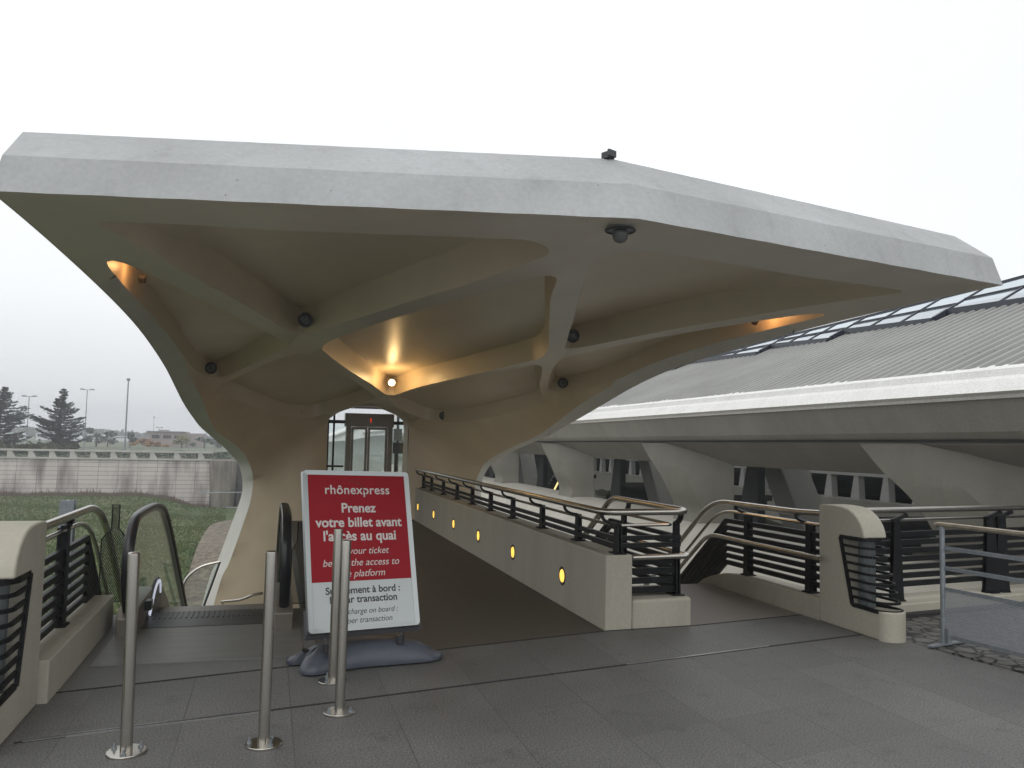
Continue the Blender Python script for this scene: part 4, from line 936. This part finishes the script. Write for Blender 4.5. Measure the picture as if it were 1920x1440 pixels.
k_.box(1.14,1.18,yl+.15,yl+1.7,2.28,2.36); k_.box(2.84,2.90,yl+.15,yl+1.7,2.28,2.36); k_.build('shaft_frame', M['darkmetal'], LV)
for q in ((1.18,1.53,yl+.12,yl+.128,0,1.9),(2.5,2.84,yl+.12,yl+.128,0,1.9),(1.16,1.168,yl+.16,yl+1.7,0,2.3),(2.86,2.868,yl+.16,yl+1.7,0,2.3)): MB().box(*q).build('shaft_glass', M['glass'], LV)
u_ = MB(); u_.box(2.56,2.82,yl+.3,yl+.42,1.28,1.52); u_.box(2.60,2.66,yl+.3,yl+.36,.7,1.28); u_.box(2.62,2.80,yl+.34,yl+.5,.4,.62); u_.build('lift_machinery', M['rubber'], LV)
u_ = MB(); u_.box(2.60,2.78,yl+.5,yl+.9,1.56,1.82); u_.build('lift_casing', M['alu'], LV)
ind = MB(); ind.add([(2.005,yl-.022,1.99),(2.055,yl-.022,1.99),(2.03,yl-.022,2.03)], [(0,1,2)]); ind.box(2.018,2.042,yl-.024,yl-.021,1.93,1.99)
ind.build('floor_indicator', emis('red_indicator', (1,.06,.02), .6), LV)
# ------------------------------------------------------------------ far canopy seen through the lift glass
FC = thing('far_canopy', (8,75,-4.3), 'distant white sloping canopy roof seen through the lift glass', 'canopy')
fc = MB(); fc.prism([(0.6,-4.3),(16,-4.3),(16,2.3),(8.6,1.8),(6.6,1.35),(0.6,.75)], 'y', 74, 80); fc.build('curved_wall', mat('pale_curved_wall', (.78,.80,.76), .7, var=.10, vscale=.25), FC)
fc = MB(); fc.prism([(0.4,1.15),(4.9,1.75),(6.9,2.55),(8.0,3.1),(9.2,3.75),(16,4.1),(16,2.5),(8.6,1.85),(6.6,1.4),(0.4,.8)], 'y', 71, 82); fc.build('roof', M['white'], FC)
fc = MB(); fc.beam((5.2,70.9,1.65),(8.4,70.9,3.0),.1,.16).beam((7.6,70.9,2.0),(12,70.9,2.6),.1,.14); fc.build('roof_seam', M['greyconc'], FC)

# ------------------------------------------------------------------ the station hall along the right
TS = thing('station_hall', (12,24,-4.3), 'long station hall with corrugated grey roof, white gutter and pale slanting concrete legs', 'station')
Y0, Y1 = 2.0, 62.0
# corrugated roof: from the gutter up to the skylight
per, amp = .27, .075
def roofz(x): return 2.46 + .43*(x-9.15)
yy = np.arange(Y0, Y1, per/10); 
prof = amp*np.clip(2.6*np.sin(2*np.pi*yy/per)+.1, -1, 1)
xr = [9.40,9.7,10.1,11.2,12.4,13.6]
rv = []; nyy = len(yy)
for x in xr:
    for y, p in zip(yy, prof): rv.append((x, y, roofz(x) + p + .006*(20-y)*(1 if y<20 else .3)))
rm = MB(); rm.add(rv, [(j*nyy+i, j*nyy+i+1, (j+1)*nyy+i+1, (j+1)*nyy+i) for j in range(len(xr)-1) for i in range(nyy-1)])
rm.build('corrugated_roof', mat('corrugated_grey_sheet', (.27,.27,.262), .6, 0, var=.12, vscale=.6, spec=.3, col2=(.35,.35,.338)), TS, smooth=True, fixn=False, angle=60)
# rows of bolts and sheet overlaps
bl = MB()
for x in (10.3, 11.5, 12.7):
    for k in range(int((Y1-Y0-20)/per)):
        y = Y0 + per*(k+.25); bl.box(x-.012,x+.012,y-.012,y+.012,roofz(x)+amp+.006*(20-y)*(1 if y<20 else .3),roofz(x)+amp+.008+.006*(20-y)*(1 if y<20 else .3))
bo_ = bl.build('roof_bolts', M['galv'], TS); bo_['kind'] = 'stuff'
def shear(mb, k=.0115): mb.v = [(a, b_, c_ + k*max(-16,(20-b_))) for a, b_, c_ in mb.v]; return mb
g = MB(); gut = [(8.98,2.16),(9.0,2.12),(9.36,2.12),(9.36,2.56),(9.27,2.57),(9.17,2.52),(9.14,2.42),(9.05,2.37),(8.90,2.20)]
shear(g.prism([(a,b) for a,b in gut], 'y', Y0, Y1)).build('gutter_fascia', M['white'], TS)
rz = lambda x, y: roofz(x) + .006*(20-y)*(1 if y<20 else .3) + amp + .006
gz_ = lambda y: 2.565 + .0115*max(-16, 20-y)
fl_ = MB(); ys_ = np.arange(Y0, Y1, per/10); nk_ = len(ys_)
for k, y in enumerate(ys_):
    xe_ = 9.50 + .05*math.sin(k//8*12.9898) + (.03 if (k % 8) < 4 else -.03)
    zc = roofz(xe_) + .006*(20-y)*(1 if y<20 else .3) + amp*float(np.clip(2.6*math.sin(2*math.pi*y/per)+.1, -1, 1)) + .007
    fl_.v += [(9.27,y,gz_(y)), (9.34,y,max(gz_(y)+.01, rz(9.34,y))), (xe_,y,zc)]
fl_.f = [(3*i+j_,3*i+j_+1,3*i+j_+4,3*i+j_+3) for i in range(nk_-1) for j_ in (0,1)]
fl_.build('eaves_flashing', M['white'], TS, fixn=False)
b = MB(); b.prism([(9.04,2.14),(9.30,1.70),(9.42,1.60),(9.50,1.59),(9.6,2.14)], 'y', Y0, Y1); shear(b).build('edge_beam', M['greyconc'], TS)
b = MB(); b.box(9.40,9.56,Y0,Y1,1.56,1.592); shear(b).build('drip_groove', dk, TS)
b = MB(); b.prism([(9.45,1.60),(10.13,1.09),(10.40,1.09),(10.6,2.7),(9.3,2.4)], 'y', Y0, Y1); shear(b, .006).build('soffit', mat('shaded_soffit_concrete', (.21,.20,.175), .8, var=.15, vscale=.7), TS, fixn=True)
for k in range(6):
    y = (8.15, 16.5, 24.9, 33.3, 41.7, 50.1)[k]
    lg = MB()
    A = [(9.43,y+2.1,1.60+.01*(20-y)),(9.36,y+1.45,1.25),(9.36,y+.9,.90),(9.42,y+.55,.50),(9.58,y+.5,.12),(9.55,y+.48,-.15),(9.3,y+.6,-.7),(8.8,y+.8,-1.6)]
    A = [tuple(q) for q in catmull(A, 3)]; m_ = len(A)
    Bk = [(10.13,y,1.62),(10.13,y,1.07),(10.13,y,-.19),(10.13,y,-4.2)]
    Bc = [(10.13, y, 1.60 - i*(5.8)/(m_-1)) for i in range(m_)]
    Bc = [(10.13, y, max(-1.8, A[i][2]-.02)) for i in range(m_)]
    vs = A + Bc + [(q[0], q[1]+1.3, q[2]) for q in A] + [(q[0], q[1]+1.6, q[2]) for q in Bc]
    fs = []
    for i in range(m_-1):
        fs += [(i, i+1, m_+i+1, m_+i), (2*m_+i, 3*m_+i, 3*m_+i+1, 2*m_+i+1), (i, 2*m_+i, 2*m_+i+1, i+1), (m_+i, m_+i+1, 3*m_+i+1, 3*m_+i)]
    fs += [(0, m_, 3*m_, 2*m_), (m_-1, 3*m_-1, 4*m_-1, 2*m_-1)]
    lg.add(vs, fs); lg.build('leg', M['shaded_legconc'], TS, smooth=True, angle=40)
ap_ = MB()
prof = catmull([(10.16,-.15),(9.6,-.19),(8.9,-.35),(8.1,-.85),(7.3,-1.7),(6.6,-2.8),(6.1,-4.3)], 4)
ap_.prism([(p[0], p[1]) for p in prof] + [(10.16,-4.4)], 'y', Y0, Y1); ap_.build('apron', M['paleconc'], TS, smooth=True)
for k in range(4):
    y = 12.3+8.3*k; MB().prism([(7.05,-2.0),(7.35,-.95),(7.6,-.9),(7.9,-1.3)], 'y', y, y+.5).build('apron_fin', M['greyconc'], TS)
# skylight: stepped dark curbs and framed panes
SK = [16.5,15.4,14.6,14.2,13.9,13.2]
def zs(x): return 4.30 + .55*(x-13.1)
steps = [(2.5,9.7,13.25,SK[0]),(9.7,13.8,13.2,SK[1]),(13.8,17.0,13.15,SK[2]),(17.0,19.9,13.05,SK[3]),(19.9,24.4,12.95,SK[4]),(24.4,29,12.8,SK[5])]
sf, spn = MB(), []
for i, (ya_, yb_, xa_, xb_) in enumerate(steps):
    xe = steps[i+1][3] if i < 5 else xb_-.4
    top = lambda y: xb_ + (xe-xb_)*(y-ya_)/(yb_-ya_)
    bot = lambda y: xa_ + .0 + .34*(y-ya_)/(yb_-ya_)
    sf.beam((bot(ya_),ya_,zs(bot(ya_))-.04),(bot(yb_),yb_,zs(bot(yb_))-.04),.10,.12)
    sf.beam((bot(yb_),yb_,zs(bot(yb_))-.04),(xa_,yb_,zs(xa_)-.04),.08,.13)
    sf.beam((top(ya_),ya_,zs(top(ya_))),(top(yb_),yb_,zs(top(yb_))),.06,.05)
    mid = lambda y: bot(y)*.55 + top(y)*.45
    sf.beam((mid(ya_),ya_,zs(mid(ya_))+.01),(mid(yb_),yb_,zs(mid(yb_))+.01),.05,.035)
    ny = 3
    for j in range(ny):
        y0_ = ya_+(yb_-ya_)*j/ny; y1_ = ya_+(yb_-ya_)*(j+1)/ny
        sf.beam((bot(y0_),y0_,zs(bot(y0_))),(top(y0_),y0_,zs(top(y0_))),.04,.04)
        for lo_f, hi_f in ((bot,mid),(mid,top)):
            q = MB(); q.add([(lo_f(y0_),y0_,zs(lo_f(y0_))),(hi_f(y0_),y0_,zs(hi_f(y0_))),(hi_f(y1_),y1_,zs(hi_f(y1_))),(lo_f(y1_),y1_,zs(lo_f(y1_)))], [(0,1,2,3)])
            q.build('skylight_pane', M['skyglass'], TS, fixn=False)
sf.build('skylight_frame', mat('blue_black_frame', (.025,.03,.045), .35), TS)
# other slope of the roof and dark inside
o_ = MB(); o_.add([(16.2,Y0,roofz(16.2)-.3),(24.5,Y0,1.9),(24.5,Y1,1.9),(16.2,Y1,roofz(16.2)-.3)], [(0,1,2,3)])
o_.add([(10.5,Y0,2.75),(13.2,Y0,3.95),(13.2,Y1,3.95),(10.5,Y1,2.75)], [(0,1,2,3)]); o_.build('inner_ceiling', M['greyconc'], TS)
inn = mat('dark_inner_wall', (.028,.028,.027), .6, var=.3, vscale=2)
for k in range(5):
    y = 8.0+8.3*k
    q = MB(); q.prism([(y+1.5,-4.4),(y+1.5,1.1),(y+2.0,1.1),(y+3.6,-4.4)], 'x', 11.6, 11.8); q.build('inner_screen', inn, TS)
    q = MB(); q.beam((14,y+4.4,1.9),(14,y+.6,-4.2),.8,.9,(1,0,0)); q.build('inner_strut', M['greyconc'], TS, bevel=.05)
    q = MB()
    for j in range(9): q.box(15.0,17.4,y+1.2+j*.32,y+1.5+j*.32,-.35-j*.2,-.15-j*.2)
    q.build('inner_stairs', inn, TS)
bal = MB()
bx_ = 22.3; 
for k in range(34):
    y = 6 + k*1.62
    bal.prism([(y,-.25),(y+.52,-.25),(y+.30,.66),(y+.06,.66)], 'x', bx_-.14, bx_+.14)
bal.box(bx_-.2,bx_+.2,4,62,.66,.80); bal.box(bx_-.25,bx_+.2,4,62,-.36,-.25); bal.v = [(a,b_,c_-.13) for a,b_,c_ in bal.v]; bal.build('far_parapet', M['white'], TS)
lou = MB()
for j in range(16): lou.box(23.4,23.5,4,62,-.3+j*.075,-.262+j*.075)
lou.build('far_louvres', M['darkmetal'], TS)
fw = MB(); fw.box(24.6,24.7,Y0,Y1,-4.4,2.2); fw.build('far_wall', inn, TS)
fct = MB()
for k in range(8):
    y = 4+8.3*k; v = [(bx_-.2,y,-.36),(bx_-.2,y+4.15,-.36),(bx_-.2,y+8.3,-.36),(bx_-1.5,y+4.15,-1.35),(bx_-.3,y,-4.3),(bx_-.3,y+8.3,-4.3),(bx_-1.0,y,-1.9),(bx_-1.0,y+8.3,-1.9)]
    fct.add(v, [(0,1,3),(1,2,3),(0,3,6),(2,7,3),(6,3,7),(6,7,5,4)])
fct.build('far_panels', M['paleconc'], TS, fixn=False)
fl2 = MB(); fl2.box(10.1,24.6,Y0,Y1,-4.5,-4.3); fl2.build('lower_floor', mat('lower_floor', (.10,.095,.085), .7, var=.15, vscale=1), TS)
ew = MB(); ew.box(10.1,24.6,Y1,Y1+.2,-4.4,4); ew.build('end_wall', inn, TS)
tl = thing('tube_light', (11.5,32.3,-.45), 'short tilted yellow fluorescent tube inside the station hall', 'light')
MB().tube([(11.5,32.7,-.46),(11.5,32.12,-.03)], .035, 8).build('tube', emis('yellow_tube', (1,.85,.35), 1.3), tl)
# lower path between passage and station
lp = MB(); lp.add([(3.0,7.3,-2.9),(6.6,7.3,-2.9),(6.6,62,-2.9),(3.0,62,-2.9)], [(0,1,2,3)]); struct('lower_path', lp, mat('pale_lower_path', (.50,.48,.43), .7, var=.1, vscale=1.5))

# ------------------------------------------------------------------ retaining wall with parapet, across the grass
def panelwall():
    m = bpy.data.materials.new('panelled_retaining_wall'); m.use_nodes = True; t = m.node_tree; b = t.nodes['Principled BSDF']; nn = t.nodes.new; l = t.links.new
    g = nn('ShaderNodeNewGeometry'); mp = nn('ShaderNodeMapping'); mp.inputs['Rotation'].default_value = (R(90),0,0); l(g.outputs['Position'], mp.inputs[0])
    br = nn('ShaderNodeTexBrick'); br.inputs['Scale'].default_value = 1; br.inputs['Mortar Size'].default_value = .022; br.inputs['Brick Width'].default_value = 1.7; br.inputs['Row Height'].default_value = .40; br.offset = 0
    br.inputs['Color1'].default_value = (.56,.52,.485,1); br.inputs['Color2'].default_value = (.50,.465,.435,1); br.inputs['Mortar'].default_value = (.20,.18,.17,1); l(mp.outputs[0], br.inputs[0])
    mp2 = nn('ShaderNodeMapping'); mp2.inputs['Scale'].default_value = (.55,.4,.10); mp2.inputs['Rotation'].default_value = (0,R(-28),0); l(g.outputs['Position'], mp2.inputs[0])
    n = nn('ShaderNodeTexNoise'); n.inputs['Scale'].default_value = 1.5; n.inputs['Detail'].default_value = 6; l(mp2.outputs[0], n.inputs['Vector'])
    r = nn('ShaderNodeValToRGB'); r.color_ramp.elements[0].position = .47; r.color_ramp.elements[0].color = (1,1,1,1); r.color_ramp.elements[1].position = .66; r.color_ramp.elements[1].color = (.38,.35,.35,1); l(n.outputs[0], r.inputs[0])
    mu = nn('ShaderNodeMixRGB'); mu.blend_type = 'MULTIPLY'; mu.inputs[0].default_value = 1; l(br.outputs[0], mu.inputs[1]); l(r.outputs[0], mu.inputs[2]); l(mu.outputs[0], b.inputs['Base Color']); b.inputs['Roughness'].default_value = .85
    return m
WT = thing('retaining_wall', (-25,85,-4.3), 'long stained panelled retaining wall with open concrete parapet beyond the grass', 'wall')
pw_ = MB(); pw_.prism([(84.3,-6.4),(84.9,-.92),(86.0,-.92),(86.0,-6.4)], 'x', -80, -5.4); pw_.build('wall', panelwall(), WT)
pr_ = MB(); pr_.box(-80,-5.3,84.75,85.3,-.91,-.76); pr_.box(-80,-5.3,84.8,85.25,-.20,-.03)
x = -78
while x < -5.4:
    pr_.prism([(x,-.76),(x+.62,-.76),(x+.34,-.2),(x+.02,-.2)], 'y', 84.85, 85.2); x += 1.72 if x < -12 else 2.15
pr_.build('parapet', mat('pale_parapet', (.46,.44,.41), .8, var=.12, vscale=1), WT)
BT = thing('buttress', (-4.2,82,-6), 'rough weathered concrete pier ending the retaining wall beside the canopy leg', 'pier')
bb = MB(); px_ = [(-5.5,84.2),(-5.2,82.9),(-4.3,82.2),(-3.4,82.8),(-3.0,84.5),(-3.0,88),(-5.5,88)]
n = len(px_)
lv = [(1.0,-.80),(.98,-2.0),(.92,-3.6),(.80,-5.6),(.35,-6.6)]
bb.add([(-4.3+(a+4.3)*s_, b_ + (1-s_)*1.0, z) for s_, z in lv for a, b_ in px_], [(r_*n+i, r_*n+(i+1)%n, (r_+1)*n+(i+1)%n, (r_+1)*n+i) for r_ in range(4) for i in range(n)] + [tuple(range(n))])
bb.build('shaft', stained('rough_pier_concrete', (.27,.24,.205), (.07,.06,.05), .95, sc=1.1, vstretch=(1.2,1.2,.35), fine=.35), BT)
q = MB(); 
for z in (-3.8,-5.2): q.tube([(-6.3,81.9,z),(-1.5,81.9,z+.05)], .05, 6)
q.build('iron_rod', M['galv'], BT)
wall2 = MB(); wall2.box(-3.0,3.0,86,87,-6,-.75); tag(wall2.build('retaining_wall', stained('dark_wall', (.12,.11,.10), (.05,.05,.05), .8)), 'dark stretch of retaining wall right of the rough pier', 'wall')

# ------------------------------------------------------------------ trees, lamps, building in the distance
def leafmat(n_, c1, c2): return mat(n_, c1, .8, col2=c2, vscale=.9, detail=3)
cm_ = leafmat('cedar_needles', (.020,.034,.030), (.045,.065,.058)); bark = mat('bark', (.06,.05,.042), .9)
def cedar(x, y, z0, h, w_, seed, label):
    rd = random.Random(seed); t = thing('cedar_tree', (x,y,z0), label, 'tree', 'dark cedars beyond the retaining wall')
    lead = (rd.uniform(.04,.10)*h)
    MB().tube([(x,y,z0),(x+.02*h,y,z0+h*.5),(x+lead,y,z0+h*.99)], [.045*h,.028*h,.004*h], 8).build('trunk', bark, t, smooth=True)
    c_ = MB()
    for lvl in range(24):
        f_ = .04+.95*(lvl/23)**.95; zz = z0+h*f_
        R_ = w_*(1.03-f_)**.85*rd.uniform(.6,1.2)*(1 if f_>.12 else .75)
        nb = rd.randint(5,8)
        for b_i in range(nb):
            a = rd.uniform(0,2*math.pi); rr = R_*rd.uniform(.6,1.1); rise = rd.uniform(.05,.28)*rr
            cx0, cy0 = x+lead*f_, y
            for s_ in range(int(30+rr*34)):
                k = rd.uniform(.04,1)**.75; d = rr*k; sp = .13*rr*(1.05-.8*k)
                px, py = cx0+d*math.cos(a)+rd.gauss(0,sp), cy0+d*math.sin(a)+rd.gauss(0,sp)
                pz = zz+rise*k*k*1.5+rd.gauss(0,.045) - .05*k
                L_ = rd.uniform(.07,.17)*(h/6.3); th = a+rd.gauss(0,.7); dx, dy = math.cos(th)*L_, math.sin(th)*L_
                wv = rd.uniform(.02,.045)*(h/6.3)
                c_.add([(px-dx,py-dy,pz-.02),(px+wv*dy/L_,py-wv*dx/L_,pz-.04),(px+dx,py+dy,pz+rd.uniform(.0,.09)),(px-wv*dy/L_,py+wv*dx/L_,pz+.03)], [(0,1,2,3)])
    c_.build('crown', cm_, t, fixn=False)
    return t
def gpos(px, y):      # world x on the plane y for a photo column (used once, to choose real positions)
    return px
cedar(-22.3,100,-.75,7.0,4.0,3,'dark cedar tree with tiered branches, the whole one right of the cut-off cedar')
cedar(-27.6,98,-.75,6.9,4.6,5,'dark cedar tree cut off by the left edge of the picture')
def bush(nm, x, y, z0, w_, h, m, label, seed, grp='small trees by the car park', cat='tree', n=900, trunk=True):
    rd = random.Random(seed); t = thing(nm, (x,y,z0), label, cat, grp)
    if trunk: MB().tube([(x,y,z0),(x,y,z0+h*.5)], [.05*h,.03*h], 6).build('trunk', bark, t)
    c_ = MB(); lob = [(rd.gauss(0,w_*.28), rd.gauss(0,w_*.2), h*rd.uniform(.3,.85), rd.uniform(.25,.5)) for _ in range(7)]
    for i in range(n):
        l_ = rd.choice(lob); v = Vector((rd.gauss(0,1),rd.gauss(0,1),rd.gauss(0,1))).normalized()*rd.uniform(.5,1)
        p = Vector((x+l_[0]+v.x*w_*.5*l_[3]*1.2, y+l_[1]+v.y*w_*.4*l_[3], z0+max(.08,l_[2]+v.z*h*.45*l_[3])))
        s_ = rd.uniform(.05,.11)*max(w_,h)*.6; a = Vector((rd.gauss(0,1),rd.gauss(0,1),rd.gauss(0,1))).normalized()*s_; b_ = a.cross(Vector((rd.gauss(0,1),rd.gauss(0,1),rd.gauss(0,1)))).normalized()*s_*.6
        c_.add([p-a,p-b_,p+a,p+b_], [(0,1,2,3)])
    c_.build('crown', m, t, fixn=False); return t
gl_ = leafmat('grey_green_leaves', (.055,.075,.065), (.10,.12,.10)); au = leafmat('autumn_leaves', (.26,.13,.05), (.36,.22,.10)); dg = leafmat('dark_green_leaves', (.035,.055,.045),(.06,.08,.065)); yl_ = leafmat('yellowing_leaves', (.20,.20,.09),(.30,.27,.13))
bush('leafy_tree',-27.6,150,-.75,3.4,3.3,gl_,'round grey-green tree right of the whole cedar',11)
bush('leafy_tree',-25.9,150,-.75,1.6,2.2,gl_,'small low grey-green tree between round tree and tall lamp post',12)
bush('leafy_tree',-22.2,148,-.75,1.9,2.7,dg,'small dark tree right of the tall lamp post',13)
bush('autumn_bush',-20.2,146,-.75,3.0,1.6,au,'orange autumn bush left of the pinkish building',14,'bushes by the building','bush',700,False)
bush('autumn_bush',-18.1,140,-.75,3.4,1.2,au,'low reddish autumn bush before the pinkish building',15,'bushes by the building','bush',700,False)
bush('yellow_tree',-14.2,148,-.75,3.0,2.3,yl_,'yellowing tree over the right end of the pinkish building',16)
bush('leafy_tree',-10.8,150,-.75,2.2,2.0,dg,'dark round tree far right of the pinkish building',17)
bush('leafy_tree',-8.6,150,-.75,2.6,1.7,dg,'dark low tree just left of the canopy leg',18)
bush('hedge',-25.2,98,-.75,9,1.1,leafmat('hedge_leaves',(.05,.07,.035),(.10,.10,.05)),'long low hedge at the foot of the whole cedar',19,None,'hedge',1500,False)
bush('leafy_tree',-25.0,112,-.75,1.3,2.3,dg,'slim dark tree between the two cedars',20)
BD = thing('building', (-18,165,-.75), 'low pinkish flat-roofed building beyond the car park', 'building')
pk = mat('pinkish_render', (.30,.25,.24), .85, var=.08, vscale=.5)
MB().box(-21.6,-15.0,163,171,-.8,2.05).box(-15.0,-12.0,164,171,-.8,1.8).box(-19.8,-18.6,163.5,170,2.05,2.35).build('walls', pk, BD)
for i, (a, b_) in enumerate(((-20.8,-19.4),(-18.9,-17.5),(-17.0,-15.6))):
    MB().box(a,b_,162.9,163.0,.8,1.4).build('window', M['rubber'], BD)
MB().box(-21.8,-14.9,162.7,163.0,1.95,2.12).build('roof_edge', M['galv'], BD)
def lamp(x, y, h, arm, label, double=True, thk=.07):
    t = thing('lamp_post', (x,y,-.75), label, 'lamp post', 'lamp posts beyond the retaining wall')
    MB().tube([(x,y,-.75),(x,y,h)], [thk,thk*.7], 8).build('pole', M['galv'], t, smooth=True)
    hd = MB()
    if arm:
        for s_ in ((-1,1) if double else (1,)): hd.beam((x,y,h), (x+s_*arm,y,h+.05), .08, .08).box(min(x+s_*arm*.45,x+s_*arm),max(x+s_*arm*.45,x+s_*arm),y-.12,y+.12,h+.0,h+.16)
    else: hd.lathe([(.16,0),(.2,.12),(.1,.26)], (x,y,h), 10)
    hd.build('lamp_head', M['galv'], t); return t
lamp(-29.8,118,6.0,.85,'double-armed lamp post between the two cedars')
lamp(-23.9,122,7.3,.85,'double-armed lamp post right of the whole cedar')
q = MB(); tall = lamp(-14.25,92,7.0,0,'tall bare mast with a small round head, tallest of the posts',False,.09)
lamp(-21.0,140,1.9,.4,'small lamp post right beside the tall mast',False,.05)
lamp(-24.0,190,5.0,0,'thin far pole left of the pinkish building',False,.05)
lamp(-18.0,150,2.6,.5,'small double lamp over the roof of the pinkish building',True,.04)
for i, (x, h) in enumerate(((-10.6,1.3),(-9.9,1.0),(-8.9,2.6),(-7.8,1.6),(-7.0,1.5),(-6.3,1.2))):
    lamp(x,120+i*3,h,0 if i%2 else .3,'short pole in the row left of the canopy leg, ' + ('leftmost','second','third','fourth','fifth','rightmost')[i] + ' of the six',False,.045)
rs = thing('road_sign', (-26.4,100,-.75), 'small red and white road sign left of the whole cedar', 'sign')
MB().tube([(-26.4,100,-.75),(-26.4,100,.9)], .04, 6).build('pole', M['galv'], rs)
MB().lathe([(.28,0),(.28,.03),(.001,.04)], (-26.4,100,.95), 16, (0,-1,0)).build('disc', mat('sign_red', (.45,.08,.06), .5), rs)
MB().box(-26.6,-26.2,99.94,99.98,.25,.55).build('plate', M['white'], rs)
vm = mat('white_van_paint', (.62,.64,.66), .35)
def van(x, y, l, h, rot, label):
    t = thing('parked_van', (x,y,-.75), label, 'van', 'white vehicles in the far car park', R(rot))
    MB().prism([(-l/2,.28),(l/2,.28),(l/2,.9),(l/2-.5,1.05),(l/2-1.1,h),(-l/2+.1,h),(-l/2,h-.2)], 'y', -.9, .9).build('body', vm, t, local=True, bevel=.06)
    MB().box(-l/2+.3,l/2-1.2,-.92,-.905,1.15,h-.2).build('side_window', M['rubber'], t, local=True)
    for a in (-l/2+.8, l/2-.8): MB().lathe([(.3,-.1),(.32,0),(.3,.1)], (a,-.85,.32), 14, (0,1,0)).build('wheel', M['rubber'], t, local=True)
    return t
for i, (x, y, l, h, r_, lb) in enumerate(((-24.6,135,4.6,1.7,3,'white van in the far car park, just left of the small dark tree'),(-27.8,134,5.0,1.6,-4,'white van in the far car park below the round grey-green tree'),(-20.0,128,4.4,1.4,2,'white car below the orange autumn bush'),(-31.6,136,4.6,1.8,5,'white van just right of the whole cedar'),(-12.2,130,4.6,1.3,1,'white car below the right end of the pinkish building'),(-35.5,136,4.6,1.7,0,'white van between the two cedars'))):
    van(x*215/y, 215, l, h*1.1, r_, lb)
# weeds along the foot of the retaining wall, rough grass blades nearer
wm = MB(); rd = random.Random(4)
for i in range(5200):
    x = rd.uniform(-30,-5.4); y = 84.2 - abs(rd.gauss(0,.9)); z = gz(x,y); h = rd.uniform(.10,.34)*(2.0 if rd.random()<.08 else 1)*(.7+.6*abs(math.sin(x*.9))); w2 = rd.uniform(.02,.06)
    dx = rd.gauss(0,.08); wm.add([(x-w2,y,z),(x+w2,y,z),(x+dx,y,z+h)], [(0,1,2)])
tag(wm.build('weeds', mat('brown_weeds', (.10,.075,.06), .9, col2=(.17,.12,.09), vscale=2), fixn=False), 'reddish brown weeds along the foot of the retaining wall', 'weeds', kind='stuff')
gb = MB()
for i in range(46000):
    y = 17 + 67*rd.random()**1.4; x = rd.uniform(-.40*y-3, -.045*y+.0); z = gz(x,y); h = rd.uniform(.05,.16); w2 = rd.uniform(.01,.03)*(1+y/40)
    gb.add([(x-w2,y,z),(x+w2,y,z),(x+rd.gauss(0,.05),y+rd.gauss(0,.03),z+h)], [(0,1,2)])
tag(gb.build('grass', mat('grass_blades', (.05,.095,.02), .9, col2=(.12,.13,.045), vscale=.4), fixn=False), 'rough short grass on the low slope left of the escalator', 'grass', kind='stuff')
hg = MB(); rd = random.Random(9)
for i in range(14000):
    x = rd.uniform(-48,-3); y = 88 + rd.gauss(0,.5); z = -.75 + .60*rd.random()**.7*(1+.15*math.sin(x*1.3)); s_ = rd.uniform(.04,.10)
    a = Vector((rd.gauss(0,1),rd.gauss(0,1),rd.gauss(0,1))).normalized()*s_; b_ = a.cross(Vector((rd.gauss(0,1),rd.gauss(0,1),rd.gauss(0,1)))).normalized()*s_*.6; q = Vector((x,y,z))
    hg.add([q-a,q-b_,q+a,q+b_], [(0,1,2,3)])
tag(hg.build('hedge', leafmat('clipped_hedge_leaves',(.025,.042,.022),(.05,.07,.04)), fixn=False), 'long low clipped hedge close behind the openings of the concrete parapet', 'hedge')
ft = MB(); rd = random.Random(21)
for i in range(16000):
    x = rd.uniform(-330,330); y = 372+rd.uniform(-14,14); hh = 1.2+1.3*abs(math.sin(x*.031+1)) + .8*abs(math.sin(x*.12)) + .5*abs(math.sin(x*.5))
    z = -.75 + hh*rd.random()**.8; s_ = rd.uniform(.5,1.1)
    a = Vector((rd.gauss(0,1),rd.gauss(0,1),rd.gauss(0,1))).normalized()*s_; b_ = a.cross(Vector((rd.gauss(0,1),rd.gauss(0,1),rd.gauss(0,1)))).normalized()*s_*.7; q = Vector((x,y,z))
    ft.add([q-a,q-b_,q+a,q+b_], [(0,1,2,3)])
tag(ft.build('treeline', gl_, fixn=False), 'far hazy line of trees along the horizon', 'treeline', kind='stuff')
# thin damp air
hz = MB(); hz.box(-330,330,-120,400,-5.6,12); 
hm_ = bpy.data.materials.new('haze'); hm_.use_nodes = True; t = hm_.node_tree; t.nodes.clear(); oo = t.nodes.new('ShaderNodeOutputMaterial'); pv = t.nodes.new('ShaderNodeVolumePrincipled')
pv.inputs['Color'].default_value = (.95,.97,1,1); pv.inputs['Density'].default_value = .0019; pv.inputs['Anisotropy'].default_value = .3; t.links.new(pv.outputs[0], oo.inputs['Volume'])
HZ = hz.build('haze', hm_); tag(HZ, kind='stuff'); HZ.display_type = 'WIRE'
